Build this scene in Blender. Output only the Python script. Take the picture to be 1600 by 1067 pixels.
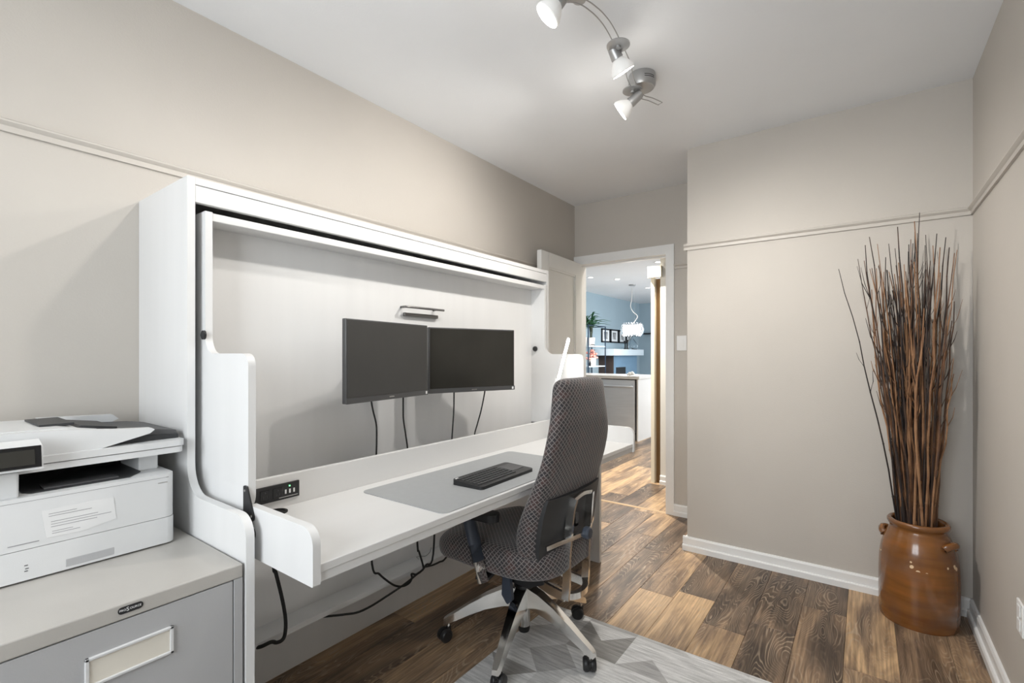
import bpy, bmesh, math, random
from mathutils import Vector, Matrix
random.seed(7)
PI = math.pi
for o in list(bpy.data.objects): bpy.data.objects.remove(o)
S = bpy.context.scene
C = S.collection

# ---------------------------------------------------------------- camera
CH = 1.2156
YAW = math.radians(36.3067)
cam = bpy.data.cameras.new('camera'); cam.sensor_width = 36; cam.sensor_fit = 'HORIZONTAL'
cam.lens = 748.64 / 1600 * 36
cam.shift_y = 20.76 / 1600
cam.clip_start = 0.02
co = bpy.data.objects.new('camera', cam); C.objects.link(co)
co.location = (0, 0, CH); co.rotation_euler = (PI / 2, 0, YAW)
S.camera = co

# ---------------------------------------------------------------- world, exposure, large lights
S.view_settings.view_transform = 'Standard'
S.view_settings.look = 'None'
S.view_settings.gamma = 1
S.view_settings.use_curve_mapping = False
S.view_settings.exposure = 0.30
w = bpy.data.worlds.new('world'); S.world = w; w.use_nodes = True
bg = w.node_tree.nodes['Background']; bg.inputs[0].default_value = (0.80, 0.90, 1.0, 1); bg.inputs[1].default_value = 1.6

def area(name, loc, rot, sx, sy, power, col=(1, 1, 1), spread=PI):
    l = bpy.data.lights.new(name, 'AREA'); l.shape = 'RECTANGLE'; l.size = sx; l.size_y = sy
    l.energy = power; l.color = col; l.spread = spread
    o = bpy.data.objects.new(name, l); C.objects.link(o); o.location = loc; o.rotation_euler = rot
    return o
# daylight that enters by the window in the wall behind the camera
WIN = (-1.35, 0.05, 0.85, 2.15)          # x0 x1 z0 z1
YN = -1.05
area('window_daylight', ((WIN[0]+WIN[1])/2, YN-0.16, (WIN[2]+WIN[3])/2), (PI/2, 0, 0), 1.3, 1.2, 36, (0.93, 0.97, 1.0))
# added area light that brightens the kitchen from the right, out of view
area('kitchen_fill', (-0.2, 8.6, 1.5), (PI/2, 0, PI/2), 3.2, 1.6, 105, (0.95, 0.98, 1.0))

# ---------------------------------------------------------------- room dimensions
XL, XR, YB, YD, XS, H = -2.02, 0.407, 3.06, 3.665, -0.89, 2.5
YK, XK = 11.6, -4.55          # far wall and blue wall beyond the doorway

def on_x(px, py, X):
    """point of the plane x = X seen at a pixel of the 1600x1067 photograph"""
    u = (px - 800) / 748.64; v = (554.26 - py) / 748.64; s_, c_ = math.sin(YAW), math.cos(YAW)
    t = X / (c_ * u - s_)
    return (X, (s_ * u + c_) * t, CH + v * t)
# ---------------------------------------------------------------- materials
MATS = {}
def new_mat(name):
    m = bpy.data.materials.new(name); m.use_nodes = True
    MATS[name] = m
    nt = m.node_tree
    return m, nt, nt.nodes['Principled BSDF']
def nd(nt, t, **kw):
    n = nt.nodes.new(t)
    for k, v in kw.items():
        if k.startswith('i_'):
            key = k[2:]
            n.inputs[int(key) if key.isdigit() else key].default_value = v
        else: setattr(n, k, v)
    return n
def ramp(nt, stops, interp='LINEAR'):
    r = nt.nodes.new('ShaderNodeValToRGB'); r.color_ramp.interpolation = interp
    e = r.color_ramp.elements
    while len(e) < len(stops): e.new(0.5)
    for i, (p, c) in enumerate(stops):
        e[i].position = p; e[i].color = (c[0], c[1], c[2], 1) if not isinstance(c, (int, float)) else (c, c, c, 1)
    return r
def mat(name, col, rough=0.5, metal=0.0, var=0.0, vscale=6.0, stretch=(1, 1, 1), bump=0.0, bscale=80.0, spec=0.5, emit=None, es=0.0, coat=0.0, alpha=1.0, trans=0.0, ior=1.45):
    m, nt, b = new_mat(name)
    b.inputs['Roughness'].default_value = rough; b.inputs['Metallic'].default_value = metal
    b.inputs['Specular IOR Level'].default_value = spec
    b.inputs['Coat Weight'].default_value = coat
    b.inputs['Transmission Weight'].default_value = trans; b.inputs['IOR'].default_value = ior
    b.inputs['Alpha'].default_value = alpha
    L = nt.links.new
    tc = nd(nt, 'ShaderNodeTexCoord'); mp = nd(nt, 'ShaderNodeMapping'); mp.inputs['Scale'].default_value = stretch
    L(tc.outputs['Object'], mp.inputs['Vector'])
    n1 = nd(nt, 'ShaderNodeTexNoise', i_Scale=vscale, i_Detail=4.0)
    L(mp.outputs[0], n1.inputs['Vector'])
    lo = [max(0, c * (1 - var)) for c in col]; hi = [min(1, c * (1 + var)) for c in col]
    r = ramp(nt, [(0.3, lo), (0.7, hi)])
    L(n1.outputs['Fac'], r.inputs[0]); L(r.outputs[0], b.inputs['Base Color'])
    if bump:
        n2 = nd(nt, 'ShaderNodeTexNoise', i_Scale=bscale, i_Detail=3.0)
        L(mp.outputs[0], n2.inputs['Vector'])
        bp = nd(nt, 'ShaderNodeBump', i_Strength=bump, i_Distance=0.002)
        L(n2.outputs['Fac'], bp.inputs['Height']); L(bp.outputs[0], b.inputs['Normal'])
    if emit:
        b.inputs['Emission Color'].default_value = (*emit, 1); b.inputs['Emission Strength'].default_value = es
    return m
wallc = (0.535, 0.50, 0.455)
mat('wall_paint', wallc, 0.55, var=0.02, vscale=2.5, bump=0.25, bscale=160, spec=0.35)
mat('wall_paint_rail', wallc, 0.42, var=0.01, spec=0.4)
mat('ceiling_paint', (0.83, 0.845, 0.865), 0.8, var=0.015, vscale=2, bump=0.2, bscale=120, spec=0.2)
mat('trim_white', (0.82, 0.82, 0.81), 0.35, var=0.01)
mat('door_white', (0.80, 0.80, 0.785), 0.38, var=0.01)
mat('white_board', (0.73, 0.728, 0.722), 0.42, var=0.018, vscale=14, stretch=(1, 1, 0.06), spec=0.45)
mat('white_top', (0.72, 0.715, 0.705), 0.36, var=0.015, vscale=10, stretch=(1, 0.08, 1), spec=0.45)
mat('black_plastic', (0.018, 0.018, 0.019), 0.42, var=0.15, vscale=30)
mat('black_rubber', (0.012, 0.012, 0.012), 0.55, var=0.1)
mat('charcoal_shell', (0.03, 0.03, 0.031), 0.5, var=0.1, bump=0.25, bscale=500)
mat('slate_plastic', (0.045, 0.055, 0.075), 0.4, var=0.1)
mat('chrome', (0.80, 0.79, 0.77), 0.12, 1.0, var=0.03, vscale=12)
mat('satin_metal', (0.55, 0.54, 0.53), 0.32, 1.0, var=0.03)
mat('lamp_metal', (0.42, 0.42, 0.42), 0.38, 0.7, var=0.04)
mat('handle_metal', (0.16, 0.155, 0.15), 0.35, 0.6, var=0.05)
mat('stainless', (0.72, 0.75, 0.80), 0.42, 0.6, var=0.04, vscale=3, stretch=(1, 1, 12))
mat('file_grey', (0.43, 0.43, 0.435), 0.42, var=0.02, vscale=4, bump=0.1, bscale=300)
mat('file_top', (0.45, 0.43, 0.40), 0.38, var=0.04, vscale=5, bump=0.1, bscale=300)
mat('printer_white', (0.66, 0.665, 0.665), 0.38, var=0.015, vscale=9, bump=0.08, bscale=500)
mat('printer_dark', (0.035, 0.036, 0.038), 0.45, var=0.1, bump=0.15, bscale=400)
mat('printer_grey', (0.09, 0.09, 0.093), 0.5, var=0.1, bump=0.15, bscale=400)
mat('printer_panel', (0.008, 0.008, 0.009), 0.18, var=0.1)
mat('screen_glass', (0.026, 0.025, 0.021), 0.26, var=0.1, spec=0.6)
mat('screen_matt_haze', (0.050, 0.049, 0.047), 0.48, var=0.06, spec=0.6)  # matt screen; its reflective haze is put into the lighter base colour
mat('screen_border', (0.02, 0.02, 0.021), 0.35, var=0.1)
mat('bezel_grey', (0.075, 0.075, 0.076), 0.38, var=0.1)
mat('mat_grey', (0.37, 0.38, 0.385), 0.55, var=0.02, vscale=40, bump=0.2, bscale=700)
mat('label_metal', (0.62, 0.62, 0.62), 0.35, var=0.02)
mat('faint_ink', (0.30, 0.30, 0.31), 0.6, var=0.1)
mat('cream_card', (0.72, 0.68, 0.60), 0.6, var=0.03)
mat('paper_film', (0.735, 0.735, 0.73), 0.22, var=0.02)
mat('ink', (0.05, 0.05, 0.05), 0.6, var=0.1)
mat('white_ink', (0.8, 0.8, 0.8), 0.5, var=0.02)
mat('led_green', (0.1, 0.8, 0.2), 0.4, emit=(0.15, 1.0, 0.25), es=3)
mat('led_white', (1, 1, 1), 0.4, emit=(1.0, 0.97, 0.92), es=16)
mat('bulb_face', (1, 1, 1), 0.4, emit=(1.0, 0.95, 0.88), es=14)
mat('bulb_glass', (0.80, 0.80, 0.79), 0.3, emit=(1.0, 0.95, 0.88), es=0.12, spec=0.6)
mat('downlight', (1, 1, 1), 0.4, emit=(1.0, 0.96, 0.9), es=9)
mat('switch_white', (0.86, 0.86, 0.85), 0.3, var=0.01)
mat('blue_paint', (0.32, 0.42, 0.485), 0.6, var=0.02, vscale=2)
mat('slate_blue', (0.17, 0.29, 0.42), 0.45, var=0.06, vscale=3)
mat('mantel_white', (0.62, 0.72, 0.80), 0.4, var=0.02)
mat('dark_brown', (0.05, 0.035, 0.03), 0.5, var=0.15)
mat('hall_paint', (0.72, 0.71, 0.67), 0.55, var=0.01)
mat('cream_paint', (0.82, 0.77, 0.64), 0.55, var=0.015)
mat('counter_white', (0.80, 0.79, 0.77), 0.25, var=0.02, vscale=10)
mat('kitchen_white', (0.78, 0.78, 0.77), 0.4, var=0.01)
mat('frame_black', (0.012, 0.012, 0.014), 0.4, var=0.1)
mat('photo_print', (0.30, 0.31, 0.32), 0.5, var=0.75, vscale=9, stretch=(1, 1, 1))
mat('passepartout', (0.72, 0.76, 0.79), 0.6, var=0.01)
mat('pot_white', (0.75, 0.73, 0.71), 0.4, var=0.02)
mat('leaf', (0.035, 0.13, 0.055), 0.45, var=0.35, vscale=12)
mat('stem_dark', (0.03, 0.045, 0.03), 0.6, var=0.2)
mat('pink_petal', (0.80, 0.36, 0.30), 0.5, var=0.15, vscale=20)
mat('wood_shelf', (0.52, 0.60, 0.66), 0.5, var=0.05)
mat('rack_metal', (0.05, 0.08, 0.13), 0.35, 0.6, var=0.1)
mat('glass_clear', (0.93, 0.97, 1.0), 0.02, trans=1.0, ior=1.35)
mat('crystal', (0.95, 0.96, 1.0), 0.1, emit=(1.0, 0.97, 0.95), es=2.2)
mat('shell_white', (0.85, 0.84, 0.82), 0.45, var=0.03)
mat('wood_slot', (0.20, 0.115, 0.045), 0.5, var=0.25, vscale=5, stretch=(8, 8, 0.7))
mat('strip_wood', (0.48, 0.34, 0.20), 0.45, var=0.12, vscale=8, stretch=(0.3, 5, 5))
mat('bronze_plate', (0.25, 0.20, 0.15), 0.4, 0.8)

def m_planks(name):
    m, nt, b = new_mat(name); L = nt.links.new
    tc = nd(nt, 'ShaderNodeTexCoord'); oi = nd(nt, 'ShaderNodeObjectInfo')
    sc = nd(nt, 'ShaderNodeVectorMath', operation='SCALE', i_0=(37.1, 53.7, 11.3)); L(oi.outputs['Random'], sc.inputs['Scale'])
    ad = nd(nt, 'ShaderNodeVectorMath', operation='ADD'); L(tc.outputs['Object'], ad.inputs[0]); L(sc.outputs[0], ad.inputs[1])
    # broad colour drift along the board
    mp1 = nd(nt, 'ShaderNodeMapping'); mp1.inputs['Scale'].default_value = (7.0, 1.5, 1.0); L(ad.outputs[0], mp1.inputs[0])
    n1 = nd(nt, 'ShaderNodeTexNoise', i_Scale=1.0, i_Detail=4.0, i_Roughness=0.6, i_Distortion=0.9); L(mp1.outputs[0], n1.inputs['Vector'])
    addr = nd(nt, 'ShaderNodeMath', operation='MULTIPLY_ADD', i_1=0.34, i_2=-0.17); L(oi.outputs['Random'], addr.inputs[0])
    sm = nd(nt, 'ShaderNodeMath', operation='ADD'); L(n1.outputs['Fac'], sm.inputs[0]); L(addr.outputs[0], sm.inputs[1])
    r1 = ramp(nt, [(0.26, (0.060, 0.040, 0.028)), (0.42, (0.15, 0.10, 0.066)), (0.55, (0.29, 0.19, 0.115)), (0.70, (0.54, 0.36, 0.20))])
    L(sm.outputs[0], r1.inputs[0])
    # cathedral grain: contour lines of a stretched noise, limed (lighter)
    mp2 = nd(nt, 'ShaderNodeMapping'); mp2.inputs['Scale'].default_value = (6.5, 1.25, 1.0); L(ad.outputs[0], mp2.inputs[0])
    n2 = nd(nt, 'ShaderNodeTexNoise', i_Scale=1.0, i_Detail=2.5, i_Roughness=0.42, i_Distortion=0.35); L(mp2.outputs[0], n2.inputs['Vector'])
    mu = nd(nt, 'ShaderNodeMath', operation='MULTIPLY', i_1=300.0); L(n2.outputs['Fac'], mu.inputs[0])
    sn = nd(nt, 'ShaderNodeMath', operation='SINE'); L(mu.outputs[0], sn.inputs[0])
    r2 = ramp(nt, [(0.45, 0.0), (0.98, 1.0)]); L(sn.outputs[0], r2.inputs[0])
    # patches in which the liming shows
    mp4 = nd(nt, 'ShaderNodeMapping'); mp4.inputs['Scale'].default_value = (5.0, 2.2, 1.0); L(ad.outputs[0], mp4.inputs[0])
    n4 = nd(nt, 'ShaderNodeTexNoise', i_Scale=1.3, i_Detail=2.0); L(mp4.outputs[0], n4.inputs['Vector'])
    r4 = ramp(nt, [(0.38, 0.08), (0.62, 0.62)]); L(n4.outputs['Fac'], r4.inputs[0])
    f = nd(nt, 'ShaderNodeMath', operation='MULTIPLY'); L(r2.outputs[0], f.inputs[0]); L(r4.outputs[0], f.inputs[1])
    mx = nd(nt, 'ShaderNodeMixRGB', blend_type='MIX'); mx.inputs[2].default_value = (0.46, 0.36, 0.255, 1)
    L(f.outputs[0], mx.inputs[0]); L(r1.outputs[0], mx.inputs[1])
    # fine streaks
    mp3 = nd(nt, 'ShaderNodeMapping'); mp3.inputs['Scale'].default_value = (120, 4, 1); L(ad.outputs[0], mp3.inputs[0])
    n3 = nd(nt, 'ShaderNodeTexNoise', i_Scale=1.0, i_Detail=4.0); L(mp3.outputs[0], n3.inputs['Vector'])
    r3 = ramp(nt, [(0.3, 0.62), (0.7, 1.3)]); L(n3.outputs['Fac'], r3.inputs[0])
    mx2 = nd(nt, 'ShaderNodeMixRGB', blend_type='MULTIPLY'); mx2.inputs[0].default_value = 1.0
    L(mx.outputs[0], mx2.inputs[1]); L(r3.outputs[0], mx2.inputs[2])
    L(mx2.outputs[0], b.inputs['Base Color'])
    b.inputs['Roughness'].default_value = 0.40; b.inputs['Specular IOR Level'].default_value = 0.4
    bp = nd(nt, 'ShaderNodeBump', i_Strength=0.25, i_Distance=0.0008); L(f.outputs[0], bp.inputs['Height']); L(bp.outputs[0], b.inputs['Normal'])
m_planks('plank')

def m_fabric(name):
    # dark cloth woven with a net of light scale-shaped lines; UV in metres
    m, nt, b = new_mat(name); L = nt.links.new
    uv = nd(nt, 'ShaderNodeUVMap'); sx = nd(nt, 'ShaderNodeSeparateXYZ'); L(uv.outputs[0], sx.inputs[0])
    def mth(op, a, c=None, k=None):
        n = nd(nt, 'ShaderNodeMath', operation=op)
        for i, v in enumerate((a, c, k)):
            if v is None: continue
            if isinstance(v, (int, float)): n.inputs[i].default_value = v
            else: L(v, n.inputs[i])
        return n.outputs[0]
    U = mth('MULTIPLY', sx.outputs['X'], 50.0); V = mth('MULTIPLY', sx.outputs['Y'], 50.0)
    wob = mth('MULTIPLY', mth('SINE', mth('MULTIPLY', V, 2 * PI)), 0.05)
    a = mth('ADD', mth('ADD', U, V), wob); c = mth('ADD', mth('SUBTRACT', U, V), wob)
    def line(v):
        return mth('ABSOLUTE', mth('SUBTRACT', mth('FRACT', v), 0.5))
    d = mth('MINIMUM', line(a), line(c))
    r = ramp(nt, [(0.04, 1.0), (0.13, 0.0)]); L(d, r.inputs[0])
    nz = nd(nt, 'ShaderNodeTexNoise', i_Scale=26.0, i_Detail=2.0); L(uv.outputs[0], nz.inputs['Vector'])
    r2 = ramp(nt, [(0.35, (0.016, 0.015, 0.019)), (0.5, (0.028, 0.022, 0.023)), (0.68, (0.060, 0.028, 0.026))]); L(nz.outputs['Fac'], r2.inputs[0])
    mx = nd(nt, 'ShaderNodeMixRGB'); mx.inputs[2].default_value = (0.215, 0.19, 0.18, 1)
    L(r.outputs[0], mx.inputs[0]); L(r2.outputs[0], mx.inputs[1])
    L(mx.outputs[0], b.inputs['Base Color'])
    b.inputs['Roughness'].default_value = 0.72; b.inputs['Sheen Weight'].default_value = 0.25
    bp = nd(nt, 'ShaderNodeBump', i_Strength=0.4, i_Distance=0.001); L(r.outputs[0], bp.inputs['Height']); L(bp.outputs[0], b.inputs['Normal'])
m_fabric('chair_fabric')

def m_crock(name):
    m, nt, b = new_mat(name); L = nt.links.new
    tc = nd(nt, 'ShaderNodeTexCoord')
    mp = nd(nt, 'ShaderNodeMapping'); mp.inputs['Scale'].default_value = (2.0, 2.0, 14.0); L(tc.outputs['Object'], mp.inputs[0])
    n1 = nd(nt, 'ShaderNodeTexNoise', i_Scale=1.6, i_Detail=4.0); L(mp.outputs[0], n1.inputs['Vector'])
    r1 = ramp(nt, [(0.32, (0.15, 0.052, 0.010)), (0.5, (0.215, 0.082, 0.017)), (0.68, (0.27, 0.098, 0.022))]); L(n1.outputs['Fac'], r1.inputs[0])
    n2 = nd(nt, 'ShaderNodeTexNoise', i_Scale=7.0, i_Detail=2.0); L(tc.outputs['Object'], n2.inputs['Vector'])
    r2 = ramp(nt, [(0.42, 0.0), (0.70, 0.75)]); L(n2.outputs['Fac'], r2.inputs[0])
    mx = nd(nt, 'ShaderNodeMixRGB'); mx.inputs[2].default_value = (0.13, 0.068, 0.042, 1); L(r2.outputs[0], mx.inputs[0]); L(r1.outputs[0], mx.inputs[1])
    # chipped glaze specks in a loose band round the belly
    vo = nd(nt, 'ShaderNodeTexVoronoi', i_Scale=42.0); L(tc.outputs['Object'], vo.inputs['Vector'])
    n5 = nd(nt, 'ShaderNodeTexNoise', i_Scale=16.0, i_Detail=1.0); L(tc.outputs['Object'], n5.inputs['Vector'])
    r5 = ramp(nt, [(0.44, 0.0), (0.62, 0.36)]); L(n5.outputs['Fac'], r5.inputs[0])
    lt = nd(nt, 'ShaderNodeMath', operation='LESS_THAN'); L(vo.outputs['Distance'], lt.inputs[0]); L(r5.outputs[0], lt.inputs[1])
    sp = nd(nt, 'ShaderNodeSeparateXYZ'); L(tc.outputs['Object'], sp.inputs[0])
    s1 = nd(nt, 'ShaderNodeMath', operation='SUBTRACT', i_1=0.285); L(sp.outputs['Z'], s1.inputs[0])
    ab = nd(nt, 'ShaderNodeMath', operation='ABSOLUTE'); L(s1.outputs[0], ab.inputs[0])
    band = nd(nt, 'ShaderNodeMath', operation='LESS_THAN', i_1=0.02); L(ab.outputs[0], band.inputs[0])
    ml = nd(nt, 'ShaderNodeMath', operation='MULTIPLY'); L(lt.outputs[0], ml.inputs[0]); L(band.outputs[0], ml.inputs[1])
    mx2 = nd(nt, 'ShaderNodeMixRGB'); mx2.inputs[2].default_value = (0.75, 0.55, 0.34, 1); L(ml.outputs[0], mx2.inputs[0]); L(mx.outputs[0], mx2.inputs[1])
    L(mx2.outputs[0], b.inputs['Base Color'])
    b.inputs['Roughness'].default_value = 0.22; b.inputs['Coat Weight'].default_value = 0.5; b.inputs['Coat Roughness'].default_value = 0.08
    bp = nd(nt, 'ShaderNodeBump', i_Strength=0.05, i_Distance=0.003); L(n1.outputs['Fac'], bp.inputs['Height']); L(bp.outputs[0], b.inputs['Normal'])
m_crock('crock_glaze')

def m_branch(name):
    m, nt, b = new_mat(name); L = nt.links.new
    tc = nd(nt, 'ShaderNodeTexCoord'); oi = nd(nt, 'ShaderNodeObjectInfo')
    mp = nd(nt, 'ShaderNodeMapping'); mp.inputs['Scale'].default_value = (8, 8, 7); L(tc.outputs['Object'], mp.inputs[0])
    n1 = nd(nt, 'ShaderNodeTexNoise', i_Scale=1.5, i_Detail=4.0); L(mp.outputs[0], n1.inputs['Vector'])
    k = nd(nt, 'ShaderNodeMath', operation='MULTIPLY_ADD', i_1=0.8, i_2=-0.44); L(oi.outputs['Random'], k.inputs[0])
    ad = nd(nt, 'ShaderNodeMath', operation='ADD'); L(n1.outputs['Fac'], ad.inputs[0]); L(k.outputs[0], ad.inputs[1])
    r = ramp(nt, [(0.2, (0.020, 0.014, 0.013)), (0.42, (0.062, 0.034, 0.022)), (0.60, (0.15, 0.068, 0.030)), (0.85, (0.32, 0.17, 0.085))]); L(ad.outputs[0], r.inputs[0])
    L(r.outputs[0], b.inputs['Base Color']); b.inputs['Roughness'].default_value = 0.6
m_branch('branch_bark')

def m_rug(name, col):
    m, nt, b = new_mat(name); L = nt.links.new
    tc = nd(nt, 'ShaderNodeTexCoord')
    mp = nd(nt, 'ShaderNodeMapping'); mp.inputs['Scale'].default_value = (9, 90, 1); mp.inputs['Rotation'].default_value = (0, 0, 0.5); L(tc.outputs['Object'], mp.inputs[0])
    n1 = nd(nt, 'ShaderNodeTexNoise', i_Scale=1.0, i_Detail=4.0); L(mp.outputs[0], n1.inputs['Vector'])
    r = ramp(nt, [(0.35, [c * 0.72 for c in col]), (0.6, col), (0.75, [min(1, c * 1.18) for c in col])]); L(n1.outputs['Fac'], r.inputs[0])
    n2 = nd(nt, 'ShaderNodeTexNoise', i_Scale=420.0, i_Detail=1.0); L(tc.outputs['Object'], n2.inputs['Vector'])
    r2 = ramp(nt, [(0.3, 0.86), (0.7, 1.1)]); L(n2.outputs['Fac'], r2.inputs[0])
    mx = nd(nt, 'ShaderNodeMixRGB', blend_type='MULTIPLY'); mx.inputs[0].default_value = 1
    L(r.outputs[0], mx.inputs[1]); L(r2.outputs[0], mx.inputs[2]); L(mx.outputs[0], b.inputs['Base Color'])
    b.inputs['Roughness'].default_value = 0.9; b.inputs['Specular IOR Level'].default_value = 0.15
    bp = nd(nt, 'ShaderNodeBump', i_Strength=0.4, i_Distance=0.001); L(n2.outputs['Fac'], bp.inputs['Height']); L(bp.outputs[0], b.inputs['Normal'])
m_rug('rug_light', (0.66, 0.655, 0.645)); m_rug('rug_pale', (0.58, 0.575, 0.565)); m_rug('rug_mid', (0.45, 0.44, 0.43)); m_rug('rug_dark', (0.33, 0.32, 0.305))

# ---------------------------------------------------------------- mesh helpers
MW = {}
def obj(name, bm, m, parent=None, smooth=False, center=True, local=False, angle=40):
    """link a bmesh as one mesh object; vertices are given in world space (or in the parent's space if local)"""
    bmesh.ops.recalc_face_normals(bm, faces=bm.faces)
    c = Vector((0, 0, 0))
    if center and bm.verts:
        lo = Vector([min(v.co[i] for v in bm.verts) for i in range(3)]); hi = Vector([max(v.co[i] for v in bm.verts) for i in range(3)])
        c = (lo + hi) / 2; c.z = lo.z
        for v in bm.verts: v.co -= c
    me = bpy.data.meshes.new(name); bm.to_mesh(me); bm.free()
    for mm in (m if isinstance(m, (list, tuple)) else [m]): me.materials.append(MATS[mm])
    if smooth:
        for p in me.polygons: p.use_smooth = True
        try: me.set_sharp_from_angle(angle=math.radians(angle))
        except Exception: pass
    o = bpy.data.objects.new(name, me); C.objects.link(o)
    o.location = c; mw = Matrix.Translation(c)
    if parent is not None:
        o.parent = parent
        if not local: o.matrix_parent_inverse = MW[parent.name].inverted()
        else:
            if parent.type == 'MESH': o.matrix_parent_inverse = Matrix.Translation(parent.location).inverted()
            mw = MW[parent.name] @ mw
    MW[o.name] = mw
    return o
def thing(name, label, cat, loc=(0, 0, 0), rotz=0.0, group=None):
    o = bpy.data.objects.new(name, None); C.objects.link(o); o.empty_display_size = 0.05
    o.location = loc; o.rotation_euler = (0, 0, rotz)
    MW[o.name] = Matrix.Translation(Vector(loc)) @ Matrix.Rotation(rotz, 4, 'Z')
    return tag(o, label, cat, group)
def tag(o, label, cat, group=None):
    o['label'] = label; o['category'] = cat
    if group: o['group'] = group
    return o
def struct(name, bm, m, parent=None, smooth=False, center=True):
    o = obj(name, bm, m, parent, smooth, center)
    if parent is None: o['kind'] = 'structure'
    return o
def B(): return bmesh.new()
def box(bm, x0, x1, y0, y1, z0, z1, bev=0.0, seg=2, mi=0):
    r = bmesh.ops.create_cube(bm, size=1.0)
    vs = r['verts']
    for v in vs:
        v.co = Vector(((x0 + x1) / 2 + v.co.x * (x1 - x0), (y0 + y1) / 2 + v.co.y * (y1 - y0), (z0 + z1) / 2 + v.co.z * (z1 - z0)))
    fs = set(f for v in vs for f in v.link_faces)
    for f in fs: f.material_index = mi
    if bev:
        es = set(e for v in vs for e in v.link_edges)
        bmesh.ops.bevel(bm, geom=list(es), offset=bev, segments=seg, profile=0.5, affect='EDGES')
    return bm
def bx(*a, **k): return box(B(), *a, **k)
def prism(bm, pts, axis, a, b):
    """extrude a polygon; axis 'y': pts are (x,z); 'x': (y,z); 'z': (x,y)"""
    def P(p, t):
        return {'y': (p[0], t, p[1]), 'x': (t, p[0], p[1]), 'z': (p[0], p[1], t)}[axis]
    v0 = [bm.verts.new(P(p, a)) for p in pts]; v1 = [bm.verts.new(P(p, b)) for p in pts]
    bm.faces.new(v0); bm.faces.new(v1[::-1])
    n = len(pts)
    for i in range(n): bm.faces.new((v0[i], v0[(i + 1) % n], v1[(i + 1) % n], v1[i]))
    return bm
def bevel_all(bm, off, seg=2, ang=35):
    es = [e for e in bm.edges if len(e.link_faces) == 2 and e.calc_face_angle(0) > math.radians(ang)]
    bmesh.ops.bevel(bm, geom=es, offset=off, segments=seg, profile=0.5, affect='EDGES')
    return bm
def rounded(pts, radii, n=6):
    """round the corners of a 2-D polygon"""
    out = []
    N = len(pts)
    for i in range(N):
        p = Vector(pts[i]); r = radii[i]
        if r <= 0: out.append(tuple(p)); continue
        a = Vector(pts[i - 1]) - p; b = Vector(pts[(i + 1) % N]) - p
        a.normalize(); b.normalize()
        ang = a.angle(b); d = r / math.tan(ang / 2)
        c = p + (a + b).normalized() * (r / math.sin(ang / 2))
        s = p + a * d; e = p + b * d
        a0 = math.atan2(s.y - c.y, s.x - c.x); a1 = math.atan2(e.y - c.y, e.x - c.x)
        da = (a1 - a0 + PI) % (2 * PI) - PI
        for k in range(n + 1):
            t = a0 + da * k / n
            out.append((c.x + r * math.cos(t), c.y + r * math.sin(t)))
    return out
def rrect(x0, x1, y0, y1, r, n=5):
    return rounded([(x0, y0), (x1, y0), (x1, y1), (x0, y1)], [r] * 4, n)
def frame_at(d):
    d = d.normalized(); u = Vector((0, 0, 1)) if abs(d.z) < 0.95 else Vector((1, 0, 0))
    x = d.cross(u).normalized(); y = x.cross(d).normalized()
    return x, y
def tube(bm, pts, r, n=8, cap=True, flat=1.0):
    pts = [Vector(p) for p in pts]; rs = r if isinstance(r, (list, tuple)) else [r] * len(pts)
    rings = []; px = None
    for i, p in enumerate(pts):
        d = (pts[min(i + 1, len(pts) - 1)] - pts[max(i - 1, 0)])
        x, y = frame_at(d)
        if px is not None:
            x = (px - d.normalized() * px.dot(d.normalized()))
            if x.length < 1e-6: x, y = frame_at(d)
            else: x.normalize(); y = d.normalized().cross(x)
        px = x
        rings.append([bm.verts.new(p + x * rs[i] * math.cos(2 * PI * k / n) + y * rs[i] * flat * math.sin(2 * PI * k / n)) for k in range(n)])
    for a, b in zip(rings, rings[1:]):
        for k in range(n): bm.faces.new((a[k], a[(k + 1) % n], b[(k + 1) % n], b[k]))
    if cap: bm.faces.new(rings[0][::-1]); bm.faces.new(rings[-1])
    return bm
def cyl(bm, p0, p1, r, n=16, r2=None): return tube(bm, [p0, p1], [r, r if r2 is None else r2], n)
def lathe(bm, prof, c=(0, 0, 0), n=40, axis=None):
    """prof: list of (r, h) turned about +Z (or about axis) through c"""
    c = Vector(c)
    d = Vector(axis).normalized() if axis else Vector((0, 0, 1))
    if axis: x, y = frame_at(d)
    else: x, y = Vector((1, 0, 0)), Vector((0, 1, 0))
    rings = []
    for r, h in prof:
        if r < 1e-6: rings.append([bm.verts.new(c + d * h)])
        else: rings.append([bm.verts.new(c + d * h + x * r * math.cos(2 * PI * k / n) + y * r * math.sin(2 * PI * k / n)) for k in range(n)])
    for a, b in zip(rings, rings[1:]):
        for k in range(n):
            q = [a[k % len(a)], a[(k + 1) % len(a)], b[(k + 1) % len(b)], b[k % len(b)]]
            q = list(dict.fromkeys(q))
            if len(q) > 2: bm.faces.new(q)
    return bm
def spline(pts, n=8):
    """Catmull-Rom through points"""
    P = [Vector(p) for p in pts]; P = [2 * P[0] - P[1]] + P + [2 * P[-1] - P[-2]]
    out = []
    for i in range(1, len(P) - 2):
        for k in range(n):
            t = k / n; a, b, c, d = P[i - 1], P[i], P[i + 1], P[i + 2]
            out.append(0.5 * ((2 * b) + (c - a) * t + (2 * a - 5 * b + 4 * c - d) * t * t + (3 * b - a - 3 * c + d) * t ** 3))
    out.append(P[-2]); return out
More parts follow.
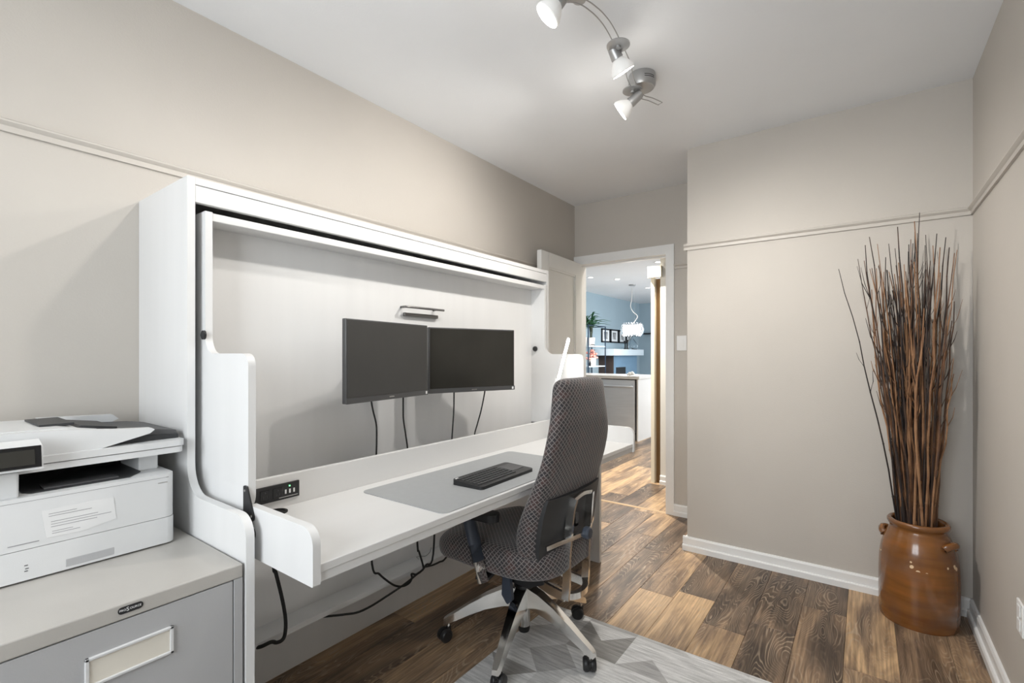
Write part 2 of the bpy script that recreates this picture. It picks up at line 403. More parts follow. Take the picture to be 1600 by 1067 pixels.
def text_bm(s, size, depth=0.0004):
    cu = bpy.data.curves.new('t', 'FONT'); cu.body = s; cu.size = size; cu.extrude = depth; cu.align_x = 'CENTER'; cu.align_y = 'CENTER'
    o = bpy.data.objects.new('t', cu); C.objects.link(o)
    dg = bpy.context.evaluated_depsgraph_get()
    me = bpy.data.meshes.new_from_object(o.evaluated_get(dg))
    bm = bmesh.new(); bm.from_mesh(me)
    bpy.data.objects.remove(o); bpy.data.curves.remove(cu); bpy.data.meshes.remove(me)
    return bm
def xf(bm, M):
    bmesh.ops.transform(bm, matrix=M, verts=bm.verts); return bm
# text lying in the YZ plane, facing +X, reading along +Y
FACE_X = Matrix(((0, 0, 1, 0), (1, 0, 0, 0), (0, 1, 0, 0), (0, 0, 0, 1)))

# ================================================================ THE ROOM
T = 0.12
fl = struct('floor', bx(XL - 3.2, XR + T, YN - T, YK, -0.10, -0.006), 'dark_brown')
# planks run along Y; each one its own part of the floor
PW, PL = 0.1755, 1.22
def make_plank(xa, xb, a, b):
    bm = bx(xa + 0.0004, xb - 0.0004, a + 0.0004, b - 0.0004, -0.006, 0.0)
    es = [e for e in bm.edges if all(v.co.z > -0.001 for v in e.verts)]
    bmesh.ops.bevel(bm, geom=es, offset=0.0012, segments=1, affect='EDGES')
    obj('plank', bm, 'plank', fl)
for i in range(-27, 8):
    x0 = -0.065 + PW * i; x1 = x0 + PW
    if x1 <= -4.4 or x0 >= XR: continue
    off = random.uniform(0, PL)
    if abs(x0 + 0.24) < 0.01: off = 2.71 % PL
    if abs(x0 + 0.416) < 0.01: off = 2.40 % PL
    if abs(x0 + 0.065) < 0.01: off = 2.27 % PL
    yy = YN - PL + (off - YN) % PL
    while yy < YK:
        a0, b0 = max(yy, YN), min(yy + PL, YK); yy += PL
        for a, b in ((a0, min(b0, YD)), (max(a0, YD), b0)):
            if b - a < 0.02 or b < -0.2: continue
            xa, xb = x0, min(x1, XR)
            if b <= YD:                      # in the room
                if xb < XL + 0.02: continue
                xa = max(xa, XL)
                if xb > XS:
                    if xa < XS and b > YB: make_plank(xa, XS, max(a, YB), b)
                    if a > YB: continue
                    b = min(b, YB)
            elif xb > -0.7 or a > 7.2 or xa < -0.60 * b - 0.2: continue
            if b - a < 0.02: continue
            make_plank(xa, xb, a, b)
struct('ceiling', bx(XL - 3.2, XR + T, YN - T, YK + T, H, H + 0.1), 'ceiling_paint')
struct('wall_left', bx(XL - T, XL, YN - T, YD + 0.12, 0, H), 'wall_paint')
struct('wall_right', bx(XR, XR + T, YN - T, YB, 0, H), 'wall_paint')
struct('wall_back', bx(XS, XR + T, YB, YD + 0.12, 0, H), 'wall_paint')
DX0, DX1, DZ = -1.972, -1.222, 1.985
bm = B(); box(bm, XL, DX0 - 0.015, YD, YD + 0.12, 0, H); box(bm, DX1 + 0.015, XS, YD, YD + 0.12, 0, H); box(bm, DX0 - 0.015, DX1 + 0.015, YD, YD + 0.12, DZ + 0.015, H)
struct('wall_far', bm, 'wall_paint')
bm = B(); box(bm, XL, WIN[0], YN - T, YN, 0, H); box(bm, WIN[1], XR, YN - T, YN, 0, H)
box(bm, WIN[0], WIN[1], YN - T, YN, 0, WIN[2]); box(bm, WIN[0], WIN[1], YN - T, YN, WIN[3], H)
struct('wall_near', bm, 'wall_paint')
bm = B()
for a, b, c, d in ((WIN[0] - .06, WIN[0] + .05, WIN[2] - .06, WIN[3] + .06), (WIN[1] - .05, WIN[1] + .06, WIN[2] - .06, WIN[3] + .06), (WIN[0], WIN[1], WIN[2] - .06, WIN[2] + .05), (WIN[0], WIN[1], WIN[3] - .05, WIN[3] + .06)):
    box(bm, a, b, YN - 0.08, YN + 0.015, c, d)
box(bm, -0.68, -0.62, YN - 0.08, YN - 0.03, WIN[2], WIN[3]); box(bm, WIN[0], WIN[1], YN - 0.08, YN - 0.03, 1.47, 1.52)
struct('window_1', bm, 'trim_white')

# picture rail: moulding profile (d = distance from the wall, z)
RZ = 1.887
RP = [(0, -0.021), (0.009, -0.021), (0.009, -0.004), (0.014, 0.0), (0.020, 0.006), (0.020, 0.011), (0.012, 0.016), (0.012, 0.020), (0, 0.020)]
bm = B(); prism(bm, [(XL + d, RZ + z) for d, z in RP], 'y', YN, YD); struct('trim_1', bm, 'wall_paint_rail')
bm = B(); prism(bm, [(XR - d, RZ + z) for d, z in RP], 'y', YN, YB); struct('trim_2', bm, 'wall_paint_rail')
bm = B(); prism(bm, [(YB - d, RZ + z) for d, z in RP], 'x', XS - 0.018, XR); struct('trim_3', bm, 'wall_paint_rail')
bm = B(); prism(bm, [(YD - d, RZ + z) for d, z in RP], 'x', DX1 + 0.062, XS); struct('trim_4', bm, 'wall_paint_rail')
bm = B(); prism(bm, [(XS - d, RZ + z) for d, z in RP], 'y', YB, YD); struct('trim_5', bm, 'wall_paint_rail')
# baseboards: stepped profile
BP = [(0, 0), (0.024, 0), (0.024, 0.030), (0.020, 0.036), (0.013, 0.036), (0.013, 0.074), (0.008, 0.084), (0, 0.084)]
bm = B(); prism(bm, [(YB - d, z) for d, z in BP], 'x', XS - 0.024, XR); struct('baseboard_back', bm, 'trim_white')
bm = B(); prism(bm, [(XR - d, z) for d, z in BP], 'y', YN, YB); struct('baseboard_right', bm, 'trim_white')
bm = B(); prism(bm, [(YD - d, z) for d, z in BP], 'x', DX1 + 0.06, XS); struct('baseboard_far', bm, 'trim_white')
bm = B(); prism(bm, [(XS - d, z) for d, z in BP], 'y', YB, YD); struct('baseboard_return', bm, 'trim_white')
bm = B(); prism(bm, [(XL + d, z) for d, z in BP], 'y', YN, 0.5); struct('baseboard_left', bm, 'trim_white')

# doorway casing, jamb and transition strip
cz = DZ + 0.072
bm = B()
for (a, b, c, d) in ((DX1, DX1 + 0.062, 0, cz), (XL + .001, DX0, 0, cz)): box(bm, a, b, YD - 0.018, YD, c, d)
box(bm, DX0, DX1, YD - 0.018, YD, DZ, cz)
box(bm, DX1, DX1 + 0.015, YD, YD + 0.12, 0, DZ + .015); box(bm, DX0 - 0.015, DX0, YD, YD + 0.12, 0, DZ + .015); box(bm, DX0, DX1, YD, YD + 0.12, DZ, DZ + 0.015)
box(bm, DX1 - 0.010, DX1, YD + 0.045, YD + 0.075, 0, DZ); box(bm, DX0, DX1, YD + 0.045, YD + 0.075, DZ - 0.010, DZ)
tr = struct('trim_6', bm, 'trim_white')
sp = obj('strike_plate', bx(DX1 - 0.002, DX1 + 0.001, YD + 0.010, YD + 0.035, 0.94, 1.0), 'bronze_plate', tr)
struct('trim_7', prism(B(), [(YD - 0.012, 0.0), (YD - 0.006, 0.005), (YD + 0.015, 0.005), (YD + 0.022, 0.0)], 'x', DX0, DX1), 'strip_wood')

# open door, leaf parallel to the left wall
dx0, dx1, dy0, dy1 = -1.975, -1.938, 2.945, YD - 0.022
dr = bpy.data.objects.new('door_1', None); C.objects.link(dr); dr.location = (-1.92, YD - 0.02, 0); MW[dr.name] = Matrix.Translation(dr.location); dr['kind'] = 'structure'
bm = B(); prows = [(0.0, 0.22), (0.78, 0.90), (1.875, 1.985)]
obj('stile', bx(dx0, dx1, dy0, dy0 + 0.115, 0.012, 1.985, 0.002), 'door_white', dr); obj('stile', bx(dx0, dx1, dy1 - 0.115, dy1, 0.012, 1.985, 0.002), 'door_white', dr)
for a, b in ((0.012, 0.22), (0.78, 0.90), (1.875, 1.985)): obj('rail', bx(dx0, dx1, dy0 + 0.115, dy1 - 0.115, a, b), 'door_white', dr)
for a, b in ((0.22, 0.78), (0.90, 1.875)):
    p = obj('door_panel', bx(dx0 + 0.012, dx1 - 0.012, dy0 + 0.115, dy1 - 0.115, a, b), 'door_white', dr)
    bm = B(); y0, y1 = dy0 + 0.115, dy1 - 0.115
    for (q0, q1, z0, z1) in ((y0, y0 + 0.014, a, b), (y1 - 0.014, y1, a, b), (y0, y1, a, a + 0.014), (y0, y1, b - 0.014, b)):
        box(bm, dx1 - 0.012, dx1 - 0.004, q0, q1, z0, z1)
    obj('moulding', bm, 'door_white', p)
kb = B(); lathe(kb, [(0.0, 0.0), (0.024, 0.0), (0.024, 0.006), (0.009, 0.010), (0.009, 0.03), (0.020, 0.034), (0.024, 0.046), (0.016, 0.055), (0.0, 0.057)], (dx1, dy0 + 0.06, 0.95), 20, (1, 0, 0))
obj('door_knob', kb, 'satin_metal', dr, True)
dr.rotation_euler = (0, 0, math.radians(3.3))

# ================================================================ BEYOND THE DOORWAY
struct('wall_kitchen_left', bx(XK - 0.1, XK, YD + 0.12, YK + T, 0, H), 'blue_paint')
struct('wall_kitchen_far', bx(XK, XR + T, YK, YK + T, 0, H), 'blue_paint')
struct('wall_kitchen_near', bx(XK, XL - T, YD, YD + 0.12, 0, H), 'hall_paint')
struct('wall_kitchen_right', bx(XR, XR + T, YD + 0.12, YK, 0, H), 'hall_paint')
struct('wall_hall', bx(-1.545, XR, 4.46, 4.60, 0, H), 'hall_paint')
bm = B(); prism(bm, [(4.46 - d, z) for d, z in BP], 'x', -1.545, XR); struct('baseboard_hall', bm, 'trim_white')
t = obj('trim_8', bx(-1.635, -1.602, 4.46, 4.60, 0, 1.945), 'cream_paint'); t['kind'] = 'structure'
t = obj('trim_9', bx(-1.655, -1.525, 4.42, 4.4595, 1.945, 2.05), 'cream_paint'); t['kind'] = 'structure'
pd = obj('door_2', bx(-1.601, -1.546, 4.51, 4.55, 0.0, 1.94), 'wood_slot'); pd['kind'] = 'structure'
# recessed ceiling lights
def downlight(x, y, power=32, cone=2.5):
    t = thing('recessed_light', 'x', 'ceiling light', (x, y, H), 0, 'recessed lights in the kitchen ceiling')
    obj('trim_ring', lathe(B(), [(0.038, -0.001), (0.056, -0.001), (0.056, -0.005), (0.038, -0.005), (0.038, -0.001)], (x, y, H), 20), 'trim_white', t)
    obj('lens', lathe(B(), [(0.0, -0.002), (0.038, -0.002), (0.038, -0.004), (0.0, -0.004)], (x, y, H), 20), 'downlight', t)
    l = bpy.data.lights.new('recessed_lamp', 'SPOT'); l.energy = power; l.spot_size = cone; l.spot_blend = 0.6; l.shadow_soft_size = 0.04; l.color = (1, 0.94, 0.85)
    o = bpy.data.objects.new('recessed_lamp', l); C.objects.link(o); o.location = (0, 0, -0.02); o.parent = t
    return t
for x, y, s in ((-3.658, 7.182, 'leftmost small round recessed light in the kitchen ceiling'), (-3.373, 7.61, 'small round recessed light left of the pendant lamp canopy'), (-3.339, 8.935, 'small round recessed light right of the pendant lamp cord'), (-2.292, 6.53, 'recessed kitchen light nearest the top right corner of the doorway'), (-1.95, 4.2, 'recessed hall light just beyond the doorway head')):
    downlight(x, y, *((300, 1.8) if y < 5 else (32, 2.5)))['label'] = s

# ---- kitchen peninsula with dishwasher
py = 6.447
ct = obj('countertop', bx(-4.2, -2.52, py - 0.03, py + 0.66, 0.872, 0.915, 0.004), 'counter_white')
tag(ct, 'white slab countertop on the kitchen peninsula', 'countertop')
pe = thing('peninsula_cabinet', 'white kitchen peninsula cabinet with panelled end beside the dishwasher', 'cabinet', (-3.2, py + 0.3, 0))
obj('end_panel', bx(-2.567, -2.547, py, py + 0.62, 0, 0.872), 'kitchen_white', pe)
obj('carcass', bx(-4.2, -3.19, py + 0.02, py + 0.62, 0.1, 0.872), 'kitchen_white', pe)
obj('cabinet_door', bx(-3.68, -3.20, py, py + 0.02, 0.11, 0.86, 0.003), 'kitchen_white', pe)
obj('back_panel', bx(-3.19, -2.567, py + 0.58, py + 0.62, 0.0, 0.872), 'kitchen_white', pe)
obj('toe_kick', bx(-4.2, -3.19, py + 0.06, py + 0.08, 0, 0.1), 'black_plastic', pe)
dw = thing('dishwasher', 'stainless steel dishwasher built into the white kitchen peninsula', 'dishwasher', (-2.88, py + 0.3, 0))
obj('tub', bx(-3.185, -2.570, py + 0.02, py + 0.57, 0.1, 0.866), 'black_plastic', dw)
d = obj('dishwasher_door', bx(-3.175, -2.592, py - 0.015, py + 0.02, 0.115, 0.858, 0.004), 'stainless', dw)
bm = B(); tube(bm, spline([(-3.14, py - 0.012, 0.765), (-3.12, py - 0.05, 0.765), (-2.88, py - 0.062, 0.765), (-2.645, py - 0.05, 0.765), (-2.625, py - 0.012, 0.765)], 5), 0.016, 10)
obj('handle', bm, 'stainless', d, True)
obj('kick_plate', bx(-3.185, -2.567, py + 0.05, py + 0.07, 0, 0.1), 'black_plastic', dw)
bm = B()
for (x, y, z, r) in ((-2.72, py + .12, .94, .028), (-2.685, py + .125, .945, .03), (-2.70, py + .10, .935, .02), (-2.66, py + .11, .937, .02), (-2.745, py + .11, .93, .016)):
    bmesh.ops.create_icosphere(bm, subdivisions=2, radius=r, matrix=Matrix.Translation((x, y, z + 0.002)))
tag(obj('ceramic_ornament', bm, 'shell_white', None, True), 'small lumpy white ornament on the kitchen countertop', 'ornament')

# ---- shelf rack against the blue wall, with plants
rk = thing('shelf_rack', 'open metal shelf rack with pale shelves against the blue wall', 'shelf', (-4.35, 8.52, 0))
rx0, rx1, ry0, ry1 = -4.5, -4.2, 8.15, 8.89
for x in (rx0, rx1):
    for y in (ry0, ry1): obj('post', bx(x - .009, x + .009, y - .009, y + .009, 0, 1.786), 'rack_metal', rk)
bm = B(); box(bm, rx0, rx1, ry0 - .009, ry0 + .009, 1.77, 1.786); box(bm, rx0, rx1, ry1 - .009, ry1 + .009, 1.77, 1.786); box(bm, rx0 - .009, rx0 + .009, ry0, ry1, 1.77, 1.786); box(bm, rx1 - .009, rx1 + .009, ry0, ry1, 1.77, 1.786)
obj('top_rail', bm, 'rack_metal', rk)
for z in (0.2, 0.6, 1.0, 1.39): obj('shelf_board', bx(rx0, rx1, ry0, ry1, z - 0.022, z), 'wood_shelf', rk)
def palm(x, y, z, label, seed, hh):
    rnd = random.Random(seed)
    t = thing('potted_palm', label, 'plant', (x, y, z), 0, 'potted palms on the rack')
    obj('pot', lathe(B(), [(0, 0), (0.075, 0), (0.085, 0.13), (0.09, 0.16), (0.08, 0.16), (0.075, 0.12), (0, 0.12)], (x, y, z), 20), 'pot_white', t, True)
    obj('trunk', tube(B(), [(x, y, z + .1), (x + .01, y + .01, z + hh * .6), (x, y, z + hh)], [.02, .03, .05], 8), 'stem_dark', t, True)
    for k in range(34):
        a = rnd.uniform(0, 2 * PI); l = rnd.uniform(.22, .46); up = rnd.uniform(-.1, .9)
        p0 = Vector((x, y, z + hh * rnd.uniform(.75, 1.0))); dd = Vector((math.cos(a), math.sin(a), 0))
        p1 = p0 + dd * l * .5 + Vector((0, 0, l * up * .6)); p2 = p0 + dd * l * .95 + Vector((0, 0, l * (up * .75 - .12)))
        for v_ in (p0, p1, p2): v_.x = max(v_.x, XK + .07)
        bm = B(); tube(bm, spline([p0, p1, p2], 4), [.006, .010, .016, .02, .022, .02, .016, .010, .003][:9], 5, flat=.25)
        obj('leaf', bm, 'leaf', t, True)
palm(-4.34, 8.52, 1.39, 'spiky palm in a white pot on the top shelf of the rack', 3, 0.46)
palm(-4.38, 8.25, 1.39, 'second palm in a white pot half hidden by the open door', 9, 0.42)
fp = thing('flower_pot', 'pink flowers in a white pot on the lower shelf of the rack', 'plant', (-4.34, 8.56, 1.0))
obj('pot', lathe(B(), [(0, 0), (0.085, 0), (0.09, 0.16), (0.08, 0.16), (0.075, 0.13), (0, 0.13)], (-4.34, 8.56, 1.0), 20), 'pot_white', fp, True)
rnd = random.Random(5)
obj('soil', lathe(B(), [(0, .128), (.078, .128), (.07, .15), (0, .165)], (-4.34, 8.56, 1.0), 16), 'stem_dark', fp)
for k in range(26):
    a = rnd.uniform(0, 2 * PI); r = rnd.uniform(0, .13); z = 1.0 + rnd.uniform(.16, .31) - r * .25
    bm = B(); bmesh.ops.create_icosphere(bm, subdivisions=1, radius=rnd.uniform(.028, .04), matrix=Matrix.Translation((-4.34 + r * math.cos(a) * .8, 8.56 + r * math.sin(a) * 1.2, z)) @ Matrix.Diagonal((1, 1, .7, 1)))
    obj('bloom', bm, 'pink_petal', fp, True)
bm = B(); tube(bm, [(-4.245, 8.33, 1.402), (-4.235, 8.38, 1.415), (-4.23, 8.43, 1.412), (-4.23, 8.47, 1.402)], [.010, .021, .021, .010], 8, flat=.5)
tag(obj('shelf_ornament', bm, 'black_plastic', None, True), 'small dark ornament lying on the top shelf of the rack', 'ornament')
bm = B(); lathe(bm, [(0, 0), (.02, 0), (.022, .05), (.012, .07), (.012, .09), (0, .09)], (-4.24, 8.30, 1.0), 12)
tag(obj('small_bottle', bm, 'frame_black', None, True), 'tiny dark bottle on the lower rack shelf left of the flower pot', 'bottle')

# ---- fireplace breast with mantel on the blue wall
fb = thing('fireplace', 'slate blue fireplace breast with a brown side under the white mantel', 'fireplace', (-4.4, 9.95, 0))
obj('breast', bx(XK + .005, -4.22, 9.34, 10.6, 0, 1.2), 'slate_blue', fb)
obj('side_panel', bx(XK + .005, -4.22, 9.30, 9.34, 0, 1.2), 'dark_brown', fb)  # slab on the near side of the breast, coloured dark brown
obj('mantel', bx(XK + .005, -4.1, 9.1, 10.72, 1.2, 1.335, .004), 'mantel_white', fb)
obj('firebox', bx(-4.225, -4.215, 9.45, 9.95, 0.5, 0.95), 'black_plastic', fb)
for i, y in enumerate((10.12, 10.24)):
    bm = lathe(B(), [(0, 0), (.045, 0), (.04, .012), (.016, .03), (.014, .14 + .03 * i), (.03, .16 + .03 * i), (.03, .19 + .03 * i), (0, .19 + .03 * i)], (-4.3, y, 1.335), 14)
    tag(obj('candlestick', bm, 'frame_black', None, True), ('dark candlestick at the left of the pair on the mantel', 'dark candlestick beside the glass sculpture on the mantel')[i], 'candlestick', 'candlesticks on the mantel')
gc = Vector((-4.3, 10.52, 1.335))
bm = B(); lathe(bm, [(0, 0), (.10, .0), (.13, .05), (.12, .12), (.07, .2), (.03, .26), (.012, .3), (0, .31)], gc, 20)
tag(obj('glass_sculpture', bm, 'glass_clear', None, True), 'clear teardrop glass sculpture on the mantel end', 'sculpture')
for k, (y0, y1) in enumerate(((9.42, 9.84), (9.87, 10.28), (10.32, 10.72), (10.74, 11.12))):
    z0, z1 = 1.485, 1.785
    t = thing('picture_frame', ('leftmost', 'second from left', 'third from left', 'rightmost')[k] + ' black framed picture on the blue wall above the mantel', 'picture', (XK, (y0 + y1) / 2, z0), 0, 'four black picture frames in a row')
    bm = B()
    for (a, b, c, d) in ((y0, y0 + .035, z0, z1), (y1 - .035, y1, z0, z1), (y0, y1, z0, z0 + .03), (y0, y1, z1 - .03, z1)): box(bm, XK, XK + .025, a, b, c, d)
    obj('frame', bm, 'frame_black', t)
    obj('passepartout', bx(XK, XK + .012, y0 + .035, y1 - .035, z0 + .03, z1 - .03), 'passepartout', t)
    obj('print', bx(XK + .012, XK + .014, y0 + .12, y1 - .12, z0 + .075, z1 - .07), 'photo_print', t)
tag(obj('wall_shelf', bx(-4.42, -3.9, YK - .16, YK, 1.72, 1.75), 'frame_black'), 'thin dark floating shelf on the far blue wall', 'shelf')

# ---- pendant lamp
px, py2 = -3.42, 8.37
pt = thing('pendant_lamp', 'round crystal pendant lamp hanging on a curly white cord in the dining room', 'pendant lamp', (px, py2, H))
obj('canopy', lathe(B(), [(0, 0), (.06, 0), (.06, -.02), (0, -.025)], (px, py2, H), 20), 'lamp_metal', pt, True)
obj('cord', tube(B(), spline([(px, py2, 2.48), (px - .01, py2, 2.25), (px - .03, py2, 2.10), (px + .02, py2, 2.0), (px + .10, py2, 1.92), (px + .06, py2, 1.84), (px + .0, py2, 1.78)], 6), .006, 6), 'pot_white', pt, True)
obj('support_wire', tube(B(), [(px + .05, py2, 2.48), (px + .05, py2, 1.78)], .0015, 4), 'lamp_metal', pt)
obj('diffuser', lathe(B(), [(0, 1.60), (.15, 1.60), (.165, 1.68), (.15, 1.76), (0, 1.76)], (px, py2, 0), 24), 'crystal', pt, True)
for k in range(20):
    a = 2 * PI * k / 20
    c = Vector((px + .185 * math.cos(a), py2 + .185 * math.sin(a), 0)); dd = Vector((math.cos(a), math.sin(a), 0))
    bm = tube(B(), spline([c - dd * .03 + Vector((0, 0, 1.79)), c + Vector((0, 0, 1.75)), c + dd * .015 + Vector((0, 0, 1.68)), c + Vector((0, 0, 1.60)), c - dd * .03 + Vector((0, 0, 1.56))], 3), .012, 5)
    obj('crystal_petal', bm, 'glass_clear', pt, True)
l = bpy.data.lights.new('pendant_glow', 'POINT'); l.energy = 40; l.shadow_soft_size = .15; l.color = (1, .95, .9)
o = bpy.data.objects.new('pendant_glow', l); C.objects.link(o); o.location = (0, 0, -.98); o.parent = pt

# ---- switch and outlet
sw = thing('light_switch', 'white rocker light switch on the wall right of the doorway', 'light switch', (-1.106, YD, 1.30))
obj('wall_plate', bevel_all(bx(-1.142, -1.070, YD - .006, YD, 1.247, 1.360), .002), 'switch_white', sw)
obj('rocker', prism(B(), [(YD - .006, 1.271), (YD - .008, 1.271), (YD - .012, 1.336), (YD - .006, 1.336)], 'x', -1.122, -1.090), 'switch_white', sw)
ou = thing('wall_outlet', 'white wall outlet low on the right wall by the frame edge', 'outlet', (XR, 2.20, .372))
obj('wall_plate', bevel_all(bx(XR - .006, XR, 2.165, 2.237, .322, .425), .002), 'switch_white', ou)
for z in (.351, .396): obj('socket', bevel_all(bx(XR - .009, XR - .006, 2.184, 2.218, z - .017, z + .017), .0015), 'trim_white', ou)

# ================================================================ WALL BED CABINET WITH DESK
wb = thing('wall_bed_desk', 'white wall bed cabinet with fold-down desk along the left wall', 'wall bed', (-1.75, 1.57, 0))
YL0, YL1, YR0, YR1 = .571, .592, 2.556, 2.578
sidep = [(XL + .001, 0), (-1.244, 0), (-1.244, .808), (-1.607, .808), (-1.607, 1.745), (XL + .001, 1.745)]
sidep = rounded(sidep, [0, 0, .055, .085, 0, 0], 8)
for a, b in ((YL0, YL1), (YR0, YR1)):
    obj('side_panel', bevel_all(prism(B(), sidep, 'y', a, b), .0025, 2, 60), 'white_board', wb, True)
obj('top_board', bevel_all(bx(XL + .001, -1.607, YL1, YR0, 1.724, 1.745), .0015), 'white_board', wb)
obj('fascia', bevel_all(bx(-1.628, -1.608, YL1, YR0, 1.672, 1.722), .0015), 'white_board', wb)
obj('back_board', bx(XL + .001, XL + .012, YL1, YR0, .1, 1.724), 'white_board', wb)
obj('ledge', bevel_all(bx(XL + .001, -1.600, YL1, YR0, .250, .270), .002), 'white_board', wb)
obj('base_panel', bevel_all(bx(-1.806, -1.788, YL1, YR0, 0, .250), .0015), 'white_board', wb)
# bed carrier (upright bed underside in which the monitors hang)
CY0, CY1, CY2, CY3 = .614, .634, 2.510, 2.530
cp = [(-1.86, .795), (-1.325, .795), (-1.325, 1.219), (-1.594, 1.219), (-1.594, 1.648), (-1.86, 1.648)]
cp = rounded(cp, [.0, .045, .035, .055, 0, 0], 8)
bp_ = obj('bed_panel', bx(-1.712, -1.692, CY1, CY2, .27, 1.648), 'white_board', wb)
for a, b in ((CY0, CY1), (CY2, CY3)):
    obj('carrier_side', bevel_all(prism(B(), cp, 'y', a, b), .0025, 2, 60), 'white_board', bp_, True)
obj('carrier_top', bevel_all(bx(-1.712, -1.596, CY1, CY2, 1.622, 1.646), .002), 'white_board', bp_)
# pull handle on the bed panel
bm = B()
tube(bm, spline([(-1.692, 1.452, 1.432), (-1.664, 1.452, 1.432), (-1.655, 1.46, 1.432), (-1.655, 1.56, 1.432), (-1.655, 1.69, 1.432)], 4), .0055, 8)
cyl(bm, (-1.692, 1.655, 1.432), (-1.655, 1.655, 1.432), .0055, 8)
obj('pull_handle', bm, 'handle_metal', bp_, True)
obj('handle_plate', bevel_all(bx(-1.692, -1.676, 1.462, 1.674, 1.392, 1.408), .003), 'handle_metal', bp_)
bm = lathe(B(), [(0, 0), (.016, 0), (.016, .008), (.012, .014), (0, .014)], (-1.662, CY2, 1.253), 16, (0, -1, 0))
obj('pivot_bolt', bm, 'black_plastic', bp_, True)
bm = lathe(B(), [(0, 0), (.014, 0), (.014, .006), (0, .012)], (-1.598 + .0, CY0, 1.275), 14, (0, -1, 0)); obj('pivot_bolt', bm, 'black_plastic', bp_, True)
bm = lathe(B(), [(0, 0), (.016, 0), (.016, .01), (0, .014)], (-1.30, CY0, .745), 14, (0, -1, 0)); obj('pivot_bolt', bm, 'black_plastic', bp_, True)
# desk
dz = .727
dk = obj('desk_top', bevel_all(bx(-1.505, -1.022, CY1, CY2, .707, dz), .002), 'white_top', wb)
obj('apron', bevel_all(bx(-1.045, -1.026, CY1 + .003, CY2 - .003, .683, .706), .0015), 'white_board', dk)
obj('riser', bevel_all(bx(-1.526, -1.506, CY1, CY2, .683, .828), .002), 'white_top', dk)
dp = rounded([(-1.526, .681), (-1.017, .681), (-1.017, .815), (-1.526, .815)], [0, .004, .042, 0], 8)
dp[-1] = (-1.526, .795); dp.insert(len(dp) - 1, (-1.36, .795)); dp.insert(len(dp) - 2, (-1.322, .815))
for a, b in ((CY0, CY1), (CY2, CY3)):
    obj('desk_side', bevel_all(prism(B(), dp, 'y', a, b), .0025, 2, 60), 'white_board', dk, True)
# hinge brackets
for y0, y1 in ((CY0 - .004, CY0), (CY3, CY3 + .004)):
    bk = rounded([(-1.345, .865), (-1.325, .865), (-1.285, .785), (-1.30, .775), (-1.345, .775)], [.006, .006, .01, .006, .006], 4)
    h = obj('hinge_bracket', prism(B(), bk, 'y', y0, y1), 'black_plastic', wb)
    for x, z in ((-1.336, .852), (-1.30, .79), (-1.334, .79)):
        obj('screw', lathe(B(), [(0, 0), (.0035, 0), (.003, .0015), (0, .0015)], (x, y0 if y0 < 1 else y1, z), 8, (0, -1 if y0 < 1 else 1, 0)), 'satin_metal', h)
# power strip in the riser
ps = obj('power_strip', bevel_all(bx(-1.507, -1.500, .690, .858, .752, .803), .001), 'black_plastic', wb)
for y in (.745, .785):
    obj('socket', bevel_all(bx(-1.501, -1.498, y - .015, y + .015, .761, .793), .001), 'printer_panel', ps)
    bm = B()
    for dy in (-.006, .006): box(bm, -1.4985, -1.4975, y + dy - .001, y + dy + .001, .768, .777)
    bmesh.ops.create_uvsphere(bm, u_segments=8, v_segments=6, radius=.0025, matrix=Matrix.Translation((-1.498, y, .785)))
    obj('socket_slot', bm, 'ink', ps)
for y in (.811, .825, .839): obj('usb_port', bx(-1.501, -1.4985, y - .0025, y + .0025, .769, .782), 'white_ink', ps)
obj('indicator_led', bx(-1.501, -1.498, .822, .826, .790, .794), 'led_green', ps)
obj('trim_line', bx(-1.501, -1.4992, .79, .852, .7585, .7605), 'satin_metal', ps)
gx, gy = -1.466, .766
bm = lathe(B(), [(0, .001), (.024, .001), (.024, .004), (.03, .004), (.03, 0), (.03, 0)], (gx, gy, dz), 24); obj('cable_grommet', bm, 'black_rubber', dk, True)

# ---- desk mat and keyboard
bm = prism(B(), rrect(-1.445, -1.034, 1.055, 1.945, .028, 6), 'z', dz + .0003, dz + .0025)
tag(obj('desk_mat', bm, 'mat_grey'), 'large grey desk mat with rounded corners on the white desk', 'desk mat')
kbx, kby, kz = -1.180, 1.492, dz + .0025
kb = thing('keyboard', 'slim black keyboard with touchpad on the grey desk mat', 'keyboard', (kbx, kby, kz), math.radians(1.8))
bm = prism(B(), rrect(-.072, .072, -.176, .176, .016, 5), 'z', 0.0, .018)
for v in bm.verts:
    if v.co.z > .01: v.co.z = .012 + (.072 - v.co.x) * .055
bevel_all(bm, .003, 2, 50); obj('keyboard_case', bm, 'black_plastic', kb, True, local=True)
def kz_(x): return .012 + (.072 - x) * .055
bm = B()
for r in range(6):
    x = -.050 + r * .0185
    nk = 14
    y = -.165; ky = .0172
    for k in range(nk):
        if r == 5 and 4 <= k <= 8:
            if k == 4: box(bm, x - .0075, x + .0075, y + 4 * ky, y + 9 * ky - .002, kz_(x) - .001, kz_(x) + .0022, .001, 1)
            continue
        box(bm, x - .0075, x + .0075, y + k * ky, y + k * ky + .0152, kz_(x) - .001, kz_(x) + .0022, .001, 1)
kk = obj('keys', bm, 'printer_dark', kb, local=True); kk['kind'] = 'stuff'
bm = prism(B(), rrect(-.045, .030, .082, .165, .004, 3), 'z', 0, .001)
for v in bm.verts: v.co.z += kz_(v.co.x)
obj('touchpad', bm, 'printer_grey', kb, local=True)
bm = prism(B(), rrect(-.066, -.058, -.165, -.150, .003, 3), 'z', 0, .001)
for v in bm.verts: v.co.z += kz_(v.co.x)
obj('power_mark', bm, 'white_ink', kb, local=True)

